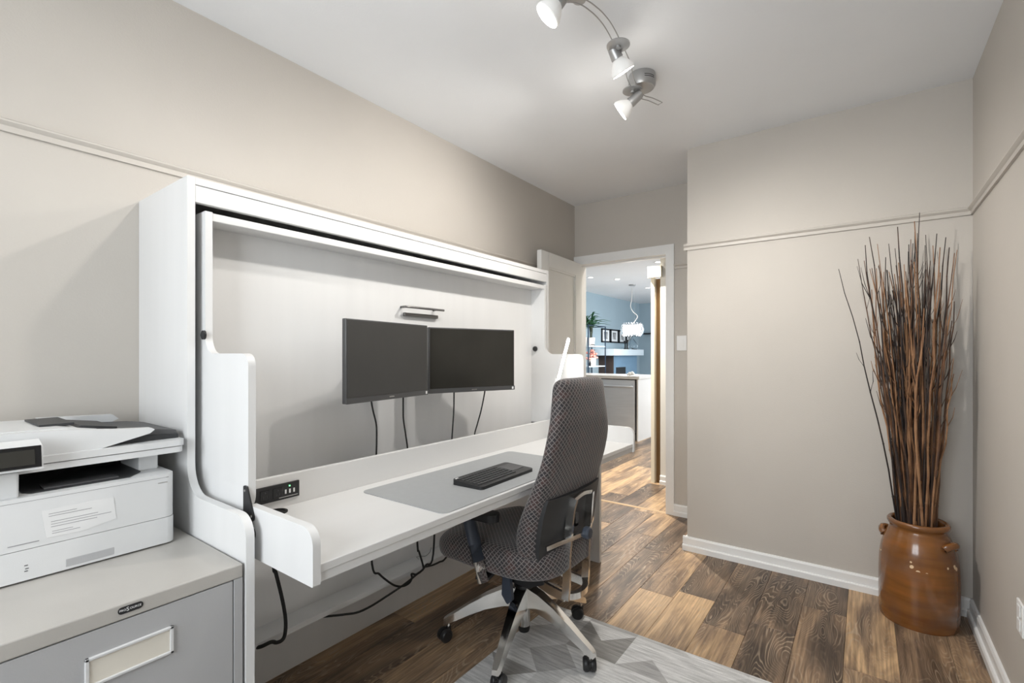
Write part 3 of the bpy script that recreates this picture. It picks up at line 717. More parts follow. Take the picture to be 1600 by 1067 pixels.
# ---- monitors
def monitor(p0, p1, z0, z1, label, scr, thick=.019):
    """p0,p1: left and right ends of the face seen from the room"""
    p0, p1 = Vector((*p0, 0)), Vector((*p1, 0)); c = (p0 + p1) / 2; d = (p1 - p0); W = d.length; d.normalize()
    rot = math.atan2(d.y, d.x)
    t = thing('monitor', label, 'monitor', (c.x, c.y, z0), rot, 'two monitors on the bed panel')
    h = z1 - z0                               # local: x along the face, -y towards the viewer
    obj('housing', bevel_all(bx(-W/2, W/2, .0, thick, 0, h), .003), 'bezel_grey', t, local=True)
    obj('back_bulge', bevel_all(bx(-W*.3, W*.3, thick, thick + .02, h*.2, h*.8), .006), 'black_plastic', t, local=True)
    obj('screen', bx(-W/2 + .006, W/2 - .006, -.0012, .0005, .021, h - .006), scr, t, local=True)
    ch = obj('lower_bezel', bx(-W/2, W/2, -.003, .0, 0, .020), 'bezel_grey', t, local=True)
    mk = obj('maker_mark', bx(-.014, .014, -.0034, -.0028, .008, .012), 'satin_metal', t, local=True)
    obj('rating_sticker', bx(W/2 - .017, W/2 - .007, -.0034, -.0028, .004, .016), 'white_ink', t, local=True)
    # short arm back to the panel
    inv = MW[t.name].inverted(); a = inv @ Vector((-1.692, c.y + 0.0, (z0 + z1) / 2)); b = inv @ Vector((c.x, c.y, (z0 + z1) / 2))
    bm = B(); tube(bm, [a, (b.x, thick + .015, b.z)], .022, 10); obj('mount_arm', bm, 'black_plastic', t, local=True)
    return t
monitor((-1.448, .998), (-1.530, 1.462), 1.043, 1.343, 'left monitor with matt dark screen turned in towards the chair', 'screen_matt_haze')
monitor((-1.572, 1.510), (-1.418, 1.950), 1.041, 1.340, 'right monitor with glossy dark screen angled the other way', 'screen_glass')
def cable(name, pts, r, label, group=None, m='black_rubber', cat='cable'):
    return tag(obj(name, tube(B(), spline(pts, 6), r, 8), m, None, True), label, cat, group)
g = 'cables under the monitors'
def pxs(pts, X, ox=0, oy=0, k=1.0): return [on_x(ox + a / k, oy + b / k, X) for a, b in pts]
def mon_cable(pts, label):
    P = pxs(pts, -1.575); P = [(P[0][0], P[0][1], P[0][2] + .06)] + P + [(P[-1][0], P[-1][1], P[-1][2] - .12)]
    cable('monitor_cable', P, .0034, label, g)
mon_cable([(580, 624), (583, 642), (588, 664), (588.5, 690), (588, 714)], 'first black cable from the left hanging below the left monitor')
mon_cable([(630, 618), (630, 640), (630.5, 656), (634, 680), (637, 705)], 'second black cable from the left hanging below the left monitor')
mon_cable([(709.5, 610), (709, 640), (707.5, 665), (706, 690)], 'nearly straight black cable below the right monitor')
mon_cable([(758, 608), (752, 640), (746, 662), (741, 683)], 'slanting rightmost black cable below the right monitor')
z3 = dict(ox=380, oy=840, k=4.7); z4 = dict(ox=540, oy=790, k=6.277); XC = -1.575
P = pxs([(225, 200), (240, 260), (275, 400), (300, 520), (312, 620), (306, 710), (285, 752), (245, 770), (205, 766)], XC, **z3)
cable('power_cord', [(XC, P[0][1], .70)] + P + [(-1.60, P[-1][1] - .03, P[-1][2] - .012), (-1.66, P[-1][1] - .06, P[-1][2] - .018)], .0062, 'thick black cord hanging from the left end of the desk', None, 'black_rubber', 'cord')
P = pxs([(260, 575), (330, 670), (420, 745), (490, 785), (560, 790), (622, 760), (650, 712), (648, 668), (692, 674), (742, 642), (762, 600), (720, 450), (705, 385)], XC, **z4)
cable('power_cord', [(XC, P[0][1] - .02, .69)] + P + [(XC, P[-1][1] - .02, .69)], .0042, 'black cord looping low between desk and ledge', None, 'black_rubber', 'cord')
P = pxs([(0, 1065), (120, 1045), (250, 985), (400, 890), (540, 797), (640, 722), (700, 672), (755, 628), (790, 580), (860, 470)], XC + .012, **z4)
cable('power_cord', [(-1.68, P[0][1] - .10, .235), (-1.61, P[0][1] - .05, P[0][2] - .001)] + P + [(XC, P[-1][1] + .03, .69)], .0042, 'long black cord sagging in front of the base panel', None, 'black_rubber', 'cord')
P = pxs([(770, 602), (850, 583), (920, 552), (980, 514)], XC + .02, **z4)
cable('power_cord', P + [(XC, P[-1][1] + .10, P[-1][2] + .06), (-1.6, P[-1][1] + .2, .69)], .0042, 'short black cord running behind the chair seat under the desk', None, 'black_rubber', 'cord')
P = pxs([(840, 410), (825, 455), (790, 490), (755, 497), (697, 502), (712, 520), (720, 580), (712, 645), (690, 662)], -1.66, **z4)
cable('thin_wire', P, .0016, 'thin grey wire hanging in front of the panel under the desk', None, 'lamp_metal', 'wire')

# ---- LED desk lamp behind the chair
lx, ly = -1.43, 2.40
lp = thing('desk_lamp', 'white LED bar desk lamp glowing at the far end of the desk', 'desk lamp', (lx, ly, dz))
obj('lamp_base', lathe(B(), [(0, 0), (.062, 0), (.062, .010), (.056, .014), (0, .014)], (lx, ly, dz), 28), 'satin_metal', lp, True)
obj('lamp_stem', tube(B(), spline([(lx - .04, ly, dz + .01), (lx - .04, ly, dz + .25), (lx - .012, ly, 1.075)], 5), .008, 10), 'switch_white', lp, True)
LB0, LB1 = Vector((-1.427, ly, 1.08)), Vector((-1.362, ly, 1.302))
e = (LB1 - LB0).normalized()
obj('lamp_head', tube(B(), [LB0 - e * .02 + Vector((-.010, .010, 0)), LB1 + e * .012 + Vector((-.010, .010, 0))], .011, 10), 'switch_white', lp, True)
obj('light_bar', tube(B(), [LB0 + Vector((.002, -.004, 0)), LB1 + Vector((.002, -.004, 0))], .009, 10), 'led_white', lp, True)

# ================================================================ FILING CABINET AND PRINTER
fz, fx, fy0, fy1 = .696, -1.247, -.345, .565
fc = thing('filing_cabinet', 'grey steel lateral filing cabinet beside the wall bed cabinet', 'filing cabinet', (-1.6, .11, 0))
obj('body', bx(XL + .05, fx - .022, fy0, fy1, .0, .662), 'file_grey', fc)
obj('side_stile', bevel_all(bx(fx - .022, fx - .001, fy1 - .0205, fy1, 0, .662), .001), 'file_grey', fc)
obj('side_stile', bevel_all(bx(fx - .022, fx - .001, fy0, fy0 + .0205, 0, .662), .001), 'file_grey', fc)
obj('cabinet_top', bevel_all(bx(XL + .05, fx, fy0, fy1, .6625, fz), .003), 'file_top', fc)
for z0, z1 in ((.345, .660), (.03, .340)):
    d = obj('drawer', bevel_all(bx(fx - .022, fx - .002, fy0 + .0225, fy1 - .0225, z0, z1), .0015), 'file_grey', fc)
    lc = .34; zz = z1 - .080
    bm = B()
    for (a, b, c, e) in ((lc - .076, lc - .069, zz - .030, zz + .030), (lc + .069, lc + .076, zz - .030, zz + .030), (lc - .076, lc + .076, zz - .030, zz - .024), (lc - .076, lc + .076, zz + .024, zz + .030)):
        box(bm, fx - .003, fx + .004, a, b, c, e, .0012, 1)
    obj('label_holder', bm, 'label_metal', d)
    obj('label_card', bx(fx - .003, fx + .0, lc - .070, lc + .070, zz - .025, zz + .025), 'cream_card', d)
# maker's badge: black lozenge with white letters
bd = obj('badge', prism(B(), rrect(.3165, .3600, .6745, .6890, .0070, 6), 'x', fx - .001, fx + .0012), 'black_plastic', fc)
for s, sz, y in (('PRO', .0060, .3246), ('S', .0112, .3331), ('OURCE', .0060, .3466)):
    bm = text_bm(s, sz, .0003); xf(bm, Matrix.Translation((fx + .0014, y, .6820)) @ FACE_X)
    obj('badge_lettering', bm, 'white_ink', bd)

pr = thing('printer', 'white multifunction laser printer on the grey filing cabinet', 'printer', (-1.74, .3, fz))
px0, px1, pyl, pyr = -1.945, -1.541, .085, .519
obj('foot', bx(px0 + .04, px1 - .03, pyl + .03, pyr - .03, fz, fz + .006), 'printer_dark', pr)
def slab(name, x0, x1, y0, y1, z0, z1, r, m='printer_white', bev=.004, par=pr):
    return obj(name, bevel_all(prism(B(), rrect(x0, x1, y0, y1, r, 5), 'z', z0, z1), bev, 2, 50), m, par, True)
tr_ = slab('paper_tray', px0, px1, pyl, pyr, fz + .005, .7705, .02, bev=.0015)
bm = B(); box(bm, px1 - .03, px1 + .0004, .290, .386, .705, .7275, .003); obj('tray_grip', bm, 'file_grey', tr_)
body = slab('body', px0, px1, pyl, pyr, .7718, .890, .024, bev=.006)
obj('seam', bx(px1 - .002, px1 + .0003, pyl, pyr - .016, .8800, .8806), 'printer_grey', body)
# output bin: dark well under the scanner
ob = obj('output_bin', prism(B(), [(px0 + .08, .225), (px1 - .052, .225), (px1 - .030, .240), (px1 - .030, .425), (px1 - .08, .462), (px0 + .08, .462)], 'z', .8895, .8925), 'printer_dark', pr)
obj('bin_flap', prism(B(), [(px1 - .10, .262), (px1 - .045, .262), (px1 - .045, .405), (px1 - .10, .405)], 'z', .8925, .8950), 'printer_grey', ob)
obj('exit_slot', bx(px0 + .10, px0 + .16, .225, .460, .8925, .938), 'printer_panel', ob)
obj('support_pillar', bevel_all(bx(px0 + .02, px1 - .095, .462, .508, .889, .940), .004), 'printer_white', pr)
obj('support_pillar', bevel_all(bx(px0 + .02, px1 - .012, pyl, .215, .889, .948), .004), 'printer_white', pr)
obj('rear_wall', bx(px0 + .02, px0 + .10, .2, .47, .889, .940), 'printer_white', pr)
sb = slab('scanner_bed', px0, -1.576, pyl - .01, .553, .9385, .9545, .018, bev=.004)
sl = slab('scanner_lid', px0, -1.574, pyl - .01, .556, .9565, .9735, .018, bev=.004)
# document feeder
prof = [(pyl, .9735), (.372, .9735), (.475, .9985), (.486, 1.008), (.480, 1.0125), (.40, 1.018), (.30, 1.030), (pyl, 1.036)]
ad = obj('feeder_cover', bevel_all(prism(B(), prof, 'x', -1.62, -1.590), .003, 2, 30), 'printer_white', pr, True)
prof = [(pyl, .9735), (.36, .9735), (.375, 1.018), (.30, 1.032), (pyl, 1.037)]
obj('feeder_housing', bevel_all(prism(B(), prof, 'x', -1.90, -1.618), .003, 2, 30), 'printer_white', pr, True)
obj('feeder_rear_rim', bevel_all(prism(B(), [(.30, .9735), (.40, .9735), (.485, 1.014), (.470, 1.028), (.30, 1.034)], 'x', -1.93, -1.90), .003, 2, 30), 'printer_white', pr, True)
ft = obj('feeder_tray', prism(B(), [(.345, 1.014), (.505, 1.0035), (.548, .9965), (.553, .984), (.36, .990)], 'x', -1.90, -1.625), 'printer_grey', pr)
obj('paper_guide', bx(-1.86, -1.68, .268, .335, 1.0315, 1.0375), 'printer_dark', ad)
obj('feeder_roller_cover', prism(B(), [(.33, 1.022), (.345, 1.030), (.42, 1.018), (.42, 1.008)], 'x', -1.85, -1.66), 'printer_dark', ad)
obj('feeder_exit', prism(B(), [(.375, .9737), (.552, .9737), (.552, .984), (.47, .990)], 'x', -1.90, -1.618), 'printer_dark', pr)
# touch panel
tp = thing_part = obj('touch_panel', bevel_all(prism(B(), [(-1.565, .950), (-1.520, .955), (-1.527, 1.005), (-1.570, 1.018)], 'y', pyl - .01, .250), .004), 'printer_white', pr, True)
obj('panel_glass', bevel_all(prism(B(), [(-1.5205, .960), (-1.5185, .960), (-1.5265, 1.008), (-1.5285, 1.008)], 'y', pyl, .247), .001), 'printer_panel', tp)
obj('display', prism(B(), [(-1.5190, .967), (-1.5180, .967), (-1.5250, 1.000), (-1.5260, 1.000)], 'y', pyl + .02, .236), 'screen_glass', tp)
# printed notice under clear film on the front
nt_ = B(); prism(nt_, [(.2495, .852), (.258, .787), (.330, .786), (.388, .798), (.383, .853), (.31, .854)], 'x', px1 + .0002, px1 + .0008); st = obj('notice', nt_, 'paper_film', pr)
for z, y0, y1 in ((.842, .262, .312), (.8365, .262, .340), (.823, .266, .352), (.817, .266, .378), (.811, .266, .35), (.800, .268, .305), (.795, .268, .318)):
    obj('notice_line', bx(px1 + .0008, px1 + .0012, y0, y1, z - .0006, z + .0006), 'faint_ink', st)
obj('model_line', bx(px1 + .0001, px1 + .0006, .195, .246, .7840, .7860), 'faint_ink', body)
obj('front_lettering', bx(px1 + .0001, px1 + .0006, .478, .500, .866, .8685), 'satin_metal', body)
for z, y in ((.735, .2245), (.7275, .226), (.722, .2245)):
    obj('tray_mark', bx(px1 + .0001, px1 + .0006, y - .003, y + .003, z - .001, z + .001), 'printer_grey', tr_)

# ================================================================ OFFICE CHAIR
chx, chy = -1.160, 1.665
oc = thing('office_chair', 'high-backed office chair in dark netted fabric with polished base, facing the desk', 'office chair', (chx, chy, 0.0006))
def loft(bm, rows, n=40, expo=2.6, closed=True):
    """rows: (z, front, rear, halfwidth); superellipse sections in x (front..rear) and y; UV in metres"""
    uvl = bm.loops.layers.uv.new('UVMap')
    rings = []; info = []
    vlen = 0; prev = None
    for (z, f, r, hw) in rows:
        xc = (f + r) / 2; ht = (r - f) / 2; ring = []; ua = [0.0]
        for k in range(n):
            a = 2 * PI * k / n; ca, sa = math.cos(a), math.sin(a)
            x = xc + ht * math.copysign(abs(ca) ** (2 / expo), ca); y = hw * math.copysign(abs(sa) ** (2 / expo), sa)
            ring.append(bm.verts.new((x, y, z)))
        mid = Vector((f, 0, z))
        if prev is not None: vlen += (mid - prev).length
        prev = mid
        for k in range(n): ua.append(ua[-1] + (ring[(k + 1) % n].co - ring[k].co).length)
        ua = [u if k <= n // 2 else u - ua[n] for k, u in enumerate(ua)]     # measured both ways from the rear centre
        rings.append(ring); info.append((ua, vlen))
    return rings, info, uvl
def ring_step(ua, k): return ua[k + 2] - ua[k + 1]
def skin(bm, rings, info, uvl):
    n = len(rings[0])
    for i in range(len(rings) - 1):
        for k in range(n):
            f = bm.faces.new((rings[i][k], rings[i][(k + 1) % n], rings[i + 1][(k + 1) % n], rings[i + 1][k]))
            # u measured round the section from the rear centre so that rows line up
            us = []
            for (j, kk) in ((i, k), (i, k + 1), (i + 1, k + 1), (i + 1, k)): us.append((info[j][0][kk] if not (kk == n // 2 and k == n // 2) else info[j][0][kk + 1] - (ring_step(info[j][0], kk)), info[j][1]))
            for l, q in zip(f.loops, us): l[uvl].uv = q
    for ring in (rings[0], rings[-1]):
        f = bm.faces.new(ring)
        for l in f.loops: l[uvl].uv = (l.vert.co.y, l.vert.co.x)
def dense(rows, m=4):
    """smooth the row table"""
    P = [Vector((*r,)) for r in rows]; out = []
    P = [2 * P[0] - P[1]] + P + [2 * P[-1] - P[-2]]
    for i in range(1, len(P) - 2):
        for k in range(m):
            t = k / m; a, b, c, d = P[i - 1], P[i], P[i + 1], P[i + 2]
            out.append(tuple(0.5 * ((2 * b) + (c - a) * t + (2 * a - 5 * b + 4 * c - d) * t * t + (3 * b - a - 3 * c + d) * t ** 3)))
    out.append(tuple(P[-2])); return out
back = [(.440, .132, .197, .180), (.450, .112, .214, .212), (.480, .092, .222, .230), (.540, .090, .227, .238), (.600, .108, .232, .240), (.670, .142, .246, .240), (.740, .176, .265, .238),
        (.820, .208, .287, .234), (.900, .226, .303, .226), (.970, .228, .310, .205), (1.040, .222, .310, .184), (1.095, .224, .306, .174), (1.118, .236, .296, .158), (1.126, .252, .280, .12)]
bm = B(); R_ = loft(bm, dense(back, 4), 44, 2.9); skin(bm, *R_); obj('backrest', bm, 'chair_fabric', oc, True, local=True, angle=80)
seat = [(.374, -.21, .17, .17), (.377, -.290, .225, .225), (.394, -.332, .252, .252), (.430, -.345, .258, .260), (.462, -.338, .255, .257), (.484, -.305, .245, .235), (.492, -.24, .215, .190), (.490, -.12, .12, .10), (.488, -.03, .03, .03)]
bm = B(); R_ = loft(bm, dense(seat, 4), 48, 3.4)
skin(bm, *R_)
uvl = R_[2]
for f in bm.faces:                                  # the flat top and bottom take a planar weave
    if abs(f.normal.z) > .75 or f.calc_center_median().z > .484:
        for l in f.loops: l[uvl].uv = (l.vert.co.y, l.vert.co.x)
for v in bm.verts:                                  # waterfall front edge, raised rear
    if v.co.x < -.18: v.co.z -= (-.18 - v.co.x) * .22
obj('seat', bm, 'chair_fabric', oc, True, local=True, angle=80)
# rear shell plate
bm = B(); N = 14; rows_ = []
for z, hw, xr in ((.452, .200, .225), (.50, .214, .236), (.56, .217, .243), (.62, .214, .252), (.67, .208, .263), (.690, .202, .268)):
    row = []
    for k in range(N + 1):
        t = -1 + 2 * k / N; row.append((xr + .004 - .024 * t * t, hw * t, z + (.0 if z < .6 else -.028 * t * t * (z - .6) / .09 * 0)))
    rows_.append(row)
fr = [[bm.verts.new(p) for p in r] for r in rows_]; bk_ = [[bm.verts.new((p[0] - .018, p[1], p[2])) for p in r] for r in rows_]
for i in range(len(fr) - 1):
    for k in range(N):
        bm.faces.new((fr[i][k], fr[i][k + 1], fr[i + 1][k + 1], fr[i + 1][k])); bm.faces.new((bk_[i][k], bk_[i + 1][k], bk_[i + 1][k + 1], bk_[i][k + 1]))
for i in range(len(fr) - 1):
    for k in (0, N): bm.faces.new((fr[i][k], fr[i + 1][k], bk_[i + 1][k], bk_[i][k]))
for k in range(N):
    for i in (0, len(fr) - 1): bm.faces.new((fr[i][k], fr[i][k + 1], bk_[i][k + 1], bk_[i][k]))
bs = obj('back_shell', bm, 'charcoal_shell', oc, True, local=True)
obj('height_slot', bx(.246, .2525, -.012, .012, .545, .60), 'printer_panel', bs, local=True)
# chrome back frame: two uprights, arch on top, foot that runs forward under the seat
def strap(pts, w_, t_, name, m='chrome', par=oc, wdir=None):
    """flat bar along pts; w_ = width across Y, t_ = thickness"""
    bm = B(); P = spline(pts, 6); rings = []
    for i, p in enumerate(P):
        d = (P[min(i + 1, len(P) - 1)] - P[max(i - 1, 0)]).normalized()
        wv = Vector(wdir) if wdir else Vector((0, 1, 0)); nv = d.cross(wv).normalized(); wv = nv.cross(d).normalized()
        rings.append([bm.verts.new(p + wv * a * w_ / 2 + nv * b * t_ / 2) for a, b in ((-1, -1), (1, -1), (1, 1), (-1, 1))])
    for a, b in zip(rings, rings[1:]):
        for k in range(4): bm.faces.new((a[k], a[(k + 1) % 4], b[(k + 1) % 4], b[k]))
    bm.faces.new(rings[0]); bm.faces.new(rings[-1]); bevel_all(bm, min(w_, t_) * .22, 2, 40)
    return obj(name, bm, m, par, True, local=True)
for s in (-1, 1):
    y = s * .078
    strap([(.247, y, .285), (.252, y, .36), (.252, y, .44), (.260, y, .53), (.268, y * .97, .62), (.277, y * .85, .672)], .013, .030, 'back_upright')
    strap([(.085, y * .9, .335), (.15, y * .95, .308), (.245, y, .294)], .013, .034, 'frame_foot')
strap([(.277, -.070, .668), (.2795, 0, .678), (.277, .070, .668)], .013, .014, 'frame_arch', wdir=(1, 0, 0))
strap([(.245, -.078, .298), (.268, -.04, .294), (.275, 0, .293), (.268, .04, .294), (.245, .078, .298)], .024, .022, 'frame_cross', wdir=(0, 0, 1))
# lumbar bar and knob
strap([(.236, -.200, .515), (.254, -.140, .520), (.278, -.06, .525), (.288, .0, .527), (.278, .06, .529), (.258, .115, .533), (.246, .150, .538)], .016, .009, 'lumbar_bar', wdir=(0, 0, 1))
bm = lathe(B(), [(0, 0), (.020, 0), (.024, .006), (.024, .020), (.019, .027), (0, .028)], (.284, 0, .527), 12, (1, 0, 0)); obj('tension_knob', bm, 'slate_plastic', oc, local=True)
# under-seat mechanism
mb = B(); prism(mb, [(-.17, .385), (-.17, .345), (-.06, .290), (.07, .280), (.15, .315), (.15, .385)], 'y', -.085, .085); bevel_all(mb, .004)
me_ = obj('mechanism', mb, 'black_plastic', oc, local=True)
obj('seat_plate', bx(-.19, .15, -.17, .17, .374, .386), 'black_plastic', oc, local=True)
lv = B(); prism(lv, rounded([(-.016, .345), (.016, .345), (.030, .235), (.006, .212), (-.022, .245)], [.004, .004, .008, .008, .008], 3), 'y', -.128, -.112)
obj('lever', lv, 'slate_plastic', oc, True, local=True)
bm = B(); tube(bm, [(0, -.08, .348), (0, -.12, .348)], .009, 8); obj('lever_pin', bm, 'chrome', me_, local=True)
# gas column
gcb = obj('gas_column', lathe(B(), [(0, .075), (.025, .075), (.026, .255), (.026, .262), (.015, .268), (.015, .33), (0, .33)], (0, 0, 0), 20), 'chrome', oc, True, local=True)
obj('column_cap', lathe(B(), [(0, .050), (.022, .050), (.0245, .058), (.0245, .076), (0, .076)], (0, 0, 0), 20), 'black_rubber', gcb, True, local=True)
obj('base_hub', lathe(B(), [(.026, .165), (.044, .165), (.046, .20), (.042, .252), (.028, .262), (.026, .165)], (0, 0, 0), 24), 'black_plastic', oc, True, local=True)
# five polished base arms, each with a twin-wheel castor
RB = .322
for q in range(5):
    a = math.radians((-4, 70, 142, 214, 287)[q]); dd = Vector((math.cos(a), math.sin(a), 0)); sd = Vector((-dd.y, dd.x, 0)); up = Vector((0, 0, 1))
    bm = B(); rings = []
    for (r, zt, zb, wt, wb_) in ((.030, .246, .168, .024, .030), (.09, .232, .164, .022, .030), (.16, .202, .148, .018, .026), (.23, .163, .120, .015, .022), (.29, .125, .092, .013, .019), (.329, .102, .076, .012, .018), (.342, .092, .072, .009, .014)):
        p = dd * r
        rings.append([bm.verts.new(p + sd * -wt + up * zt), bm.verts.new(p + sd * wt + up * zt), bm.verts.new(p + sd * wb_ + up * zb), bm.verts.new(p - sd * wb_ + up * zb)])
    for i in range(len(rings) - 1):
        for k in range(4): bm.faces.new((rings[i][k], rings[i][(k + 1) % 4], rings[i + 1][(k + 1) % 4], rings[i + 1][k]))
    bm.faces.new(rings[0]); bm.faces.new(rings[-1]); bevel_all(bm, .003, 2, 30)
    arm = obj('base_arm', bm, 'chrome', oc, True, local=True)
    st = (.6, 2.2, -.8, 2.9, .2)[q]; ax = Vector((math.cos(st), math.sin(st), 0)); pv = dd * RB
    wc = pv + Vector((-ax.y, ax.x, 0)) * .018 + Vector((0, 0, .030))
    bm = B(); cyl(bm, pv + up * .05, pv + up * .085, .006, 8)
    obj('castor_stem', bm, 'chrome', arm, local=True)
    bm = B()
    for s in (-1, 1):
        lathe(bm, [(0, .004 * s), (.0255, .004 * s), (.0275, .008 * s), (.0275, .018 * s), (.022, .0245 * s), (.0, .0255 * s)], wc, 20, ax)
    obj('castor_wheel', bm, 'black_plastic', arm, True, local=True)
    bm = B(); lathe(bm, [(0, -.0035), (.028, -.0035), (.028, .0035), (0, .0035)], wc + up * .003, 16, ax); cyl(bm, pv + up * .03, pv + up * .058, .011, 10)
    obj('castor_hood', bm, 'black_rubber', arm, local=True)
# arms
for s in (-1, 1):
    y = s * .285
    strap([(-.02, s * .17, .376), (-.01, s * .24, .370), (.0, y - s * .006, .372)], .05, .012, 'arm_bracket', 'black_plastic', wdir=(1, 0, 0))
    bm = B(); tube(bm, [(.012, y, .366), (-.012, y, .440)], [.0225, .0225], 14, flat=1.0); cu = obj('arm_cuff', bm, 'chrome', oc, True, local=True)
    bm = B(); tube(bm, [(-.012, y, .440), (-.030, y, .50), (-.055, y, .575), (-.060, y, .602)], [.027, .028, .027, .024], 14, flat=.8); obj('arm_post', bm, 'slate_plastic', oc, True, local=True)
    bm = prism(B(), rounded([(-.165, y - .038), (.075, y - .030), (.085, y + .030), (-.165, y + .038)], [.03, .028, .028, .03], 5), 'z', .602, .630); bevel_all(bm, .008, 3, 50)
    obj('armrest', bm, 'black_plastic', oc, True, local=True)

# ================================================================ RUG
bm = B(); rx0, rx1, ry0, ry1, rt = -1.222, .30, -.30, 1.997, .003
CELL = .22; ox, oy = -1.0075, 1.9725
rnd = random.Random(21)
def clip_poly(P, x0, x1, y0, y1):
    for ax, lim, sg in ((0, x0, 1), (0, x1, -1), (1, y0, 1), (1, y1, -1)):
        Q = []
        for i in range(len(P)):
            a, b = P[i - 1], P[i]; da, db = sg * (a[ax] - lim), sg * (b[ax] - lim)
            if (da < 0) != (db < 0):
                t = da / (da - db); Q.append((a[0] + t * (b[0] - a[0]), a[1] + t * (b[1] - a[1])))
            if db >= 0: Q.append(b)
        P = Q
        if len(P) < 3: return []
    return P
shade = {}
for i in range(-2, 8):
    for j in range(-1, 12):
        x0, y1 = ox + i * CELL, oy - j * CELL; x1, y0 = x0 + CELL, y1 - CELL; c = ((x0 + x1) / 2, (y0 + y1) / 2)
        base = [rnd.choice((0, 0, 1, 1, 2)) for _ in range(4)]
        if rnd.random() < .75: base[1] = base[0]
        if rnd.random() < .75: base[3] = base[2]
        if rnd.random() < .35: base[rnd.choice((0, 2))] = 3
        # order: top, right, bottom, left triangle of the cell; the cells that show in the photograph
        FIX = {(0, 0): [0, 3, 3, 3], (1, 0): [0, 0, 2, 0], (1, 1): [0, 2, 0, 0], (0, 1): [0, 0, 1, 2], (2, 0): [0, 1, 2, 0], (2, 1): [2, 1, 0, 0], (-1, 0): [0, 2, 2, 0], (-1, 1): [1, 2, 0, 1], (0, 2): [1, 0, 2, 1], (3, 0): [0, 1, 2, 1]}
        if (i, j) in FIX: base = FIX[(i, j)]
        for k, T_ in enumerate((((x0, y1), (x1, y1), c), ((x1, y1), (x1, y0), c), ((x1, y0), (x0, y0), c), ((x0, y0), (x0, y1), c))):
            P = clip_poly(list(T_), rx0, rx1, ry0, ry1)
            if len(P) < 3: continue
            vs = [bm.verts.new((p[0], p[1], rt)) for p in P]
            try:
                f = bm.faces.new(vs); f.normal_update(); f.material_index = base[k]
                if f.normal.z < 0: f.normal_flip()
            except ValueError: pass
bmesh.ops.remove_doubles(bm, verts=bm.verts, dist=.0005)
P4 = [(rx0, ry0), (rx1, ry0), (rx1, ry1), (rx0, ry1)]
lo = [bm.verts.new((p[0], p[1], .0003)) for p in P4]; hi = [bm.verts.new((p[0], p[1], rt)) for p in P4]
for k in range(4): bm.faces.new((lo[k], lo[(k + 1) % 4], hi[(k + 1) % 4], hi[k]))
bm.faces.new(lo[::-1])
ro = obj('rug', bm, ['rug_light', 'rug_pale', 'rug_mid', 'rug_dark'])
tag(ro, 'flat grey rug patterned with triangles under the office chair', 'rug')

# ================================================================ STONEWARE CROCK WITH BRANCHES
vx, vy = .2, 2.885
cr = thing('stoneware_crock', 'brown glazed stoneware crock in the corner by the right wall', 'crock', (vx, vy, 0))
prof = [(0, .004), (.132, .004), (.138, .0), (.142, .008), (.1445, .03), (.1455, .12), (.1450, .22), (.1425, .28), (.136, .33), (.125, .368), (.113, .398), (.1045, .415), (.1025, .424), (.1085, .431), (.1135, .441), (.1135, .450), (.108, .457), (.099, .457), (.094, .450), (.093, .43), (.10, .40), (.12, .35), (.130, .28), (.13, .03), (0, .025)]
obj('jar', lathe(B(), prof, (vx, vy, 0), 56), 'crock_glaze', cr, True, angle=60)
for ang in (math.radians(158), math.radians(328)):
    ca, sa = math.cos(ang), math.sin(ang); tx, ty = -sa, ca
    pts = []
    for t, r, z in ((-1, .118, .366), (-.75, .131, .380), (0, .139, .386), (.75, .131, .380), (1, .118, .366)):
        pts.append((vx + ca * r + tx * t * .038, vy + sa * r + ty * t * .038, z))
    obj('lug_handle', tube(B(), spline(pts, 4), [.015] + [.012] * 15 + [.015], 8, flat=1.25), 'crock_glaze', cr, True)
rnd = random.Random(4)
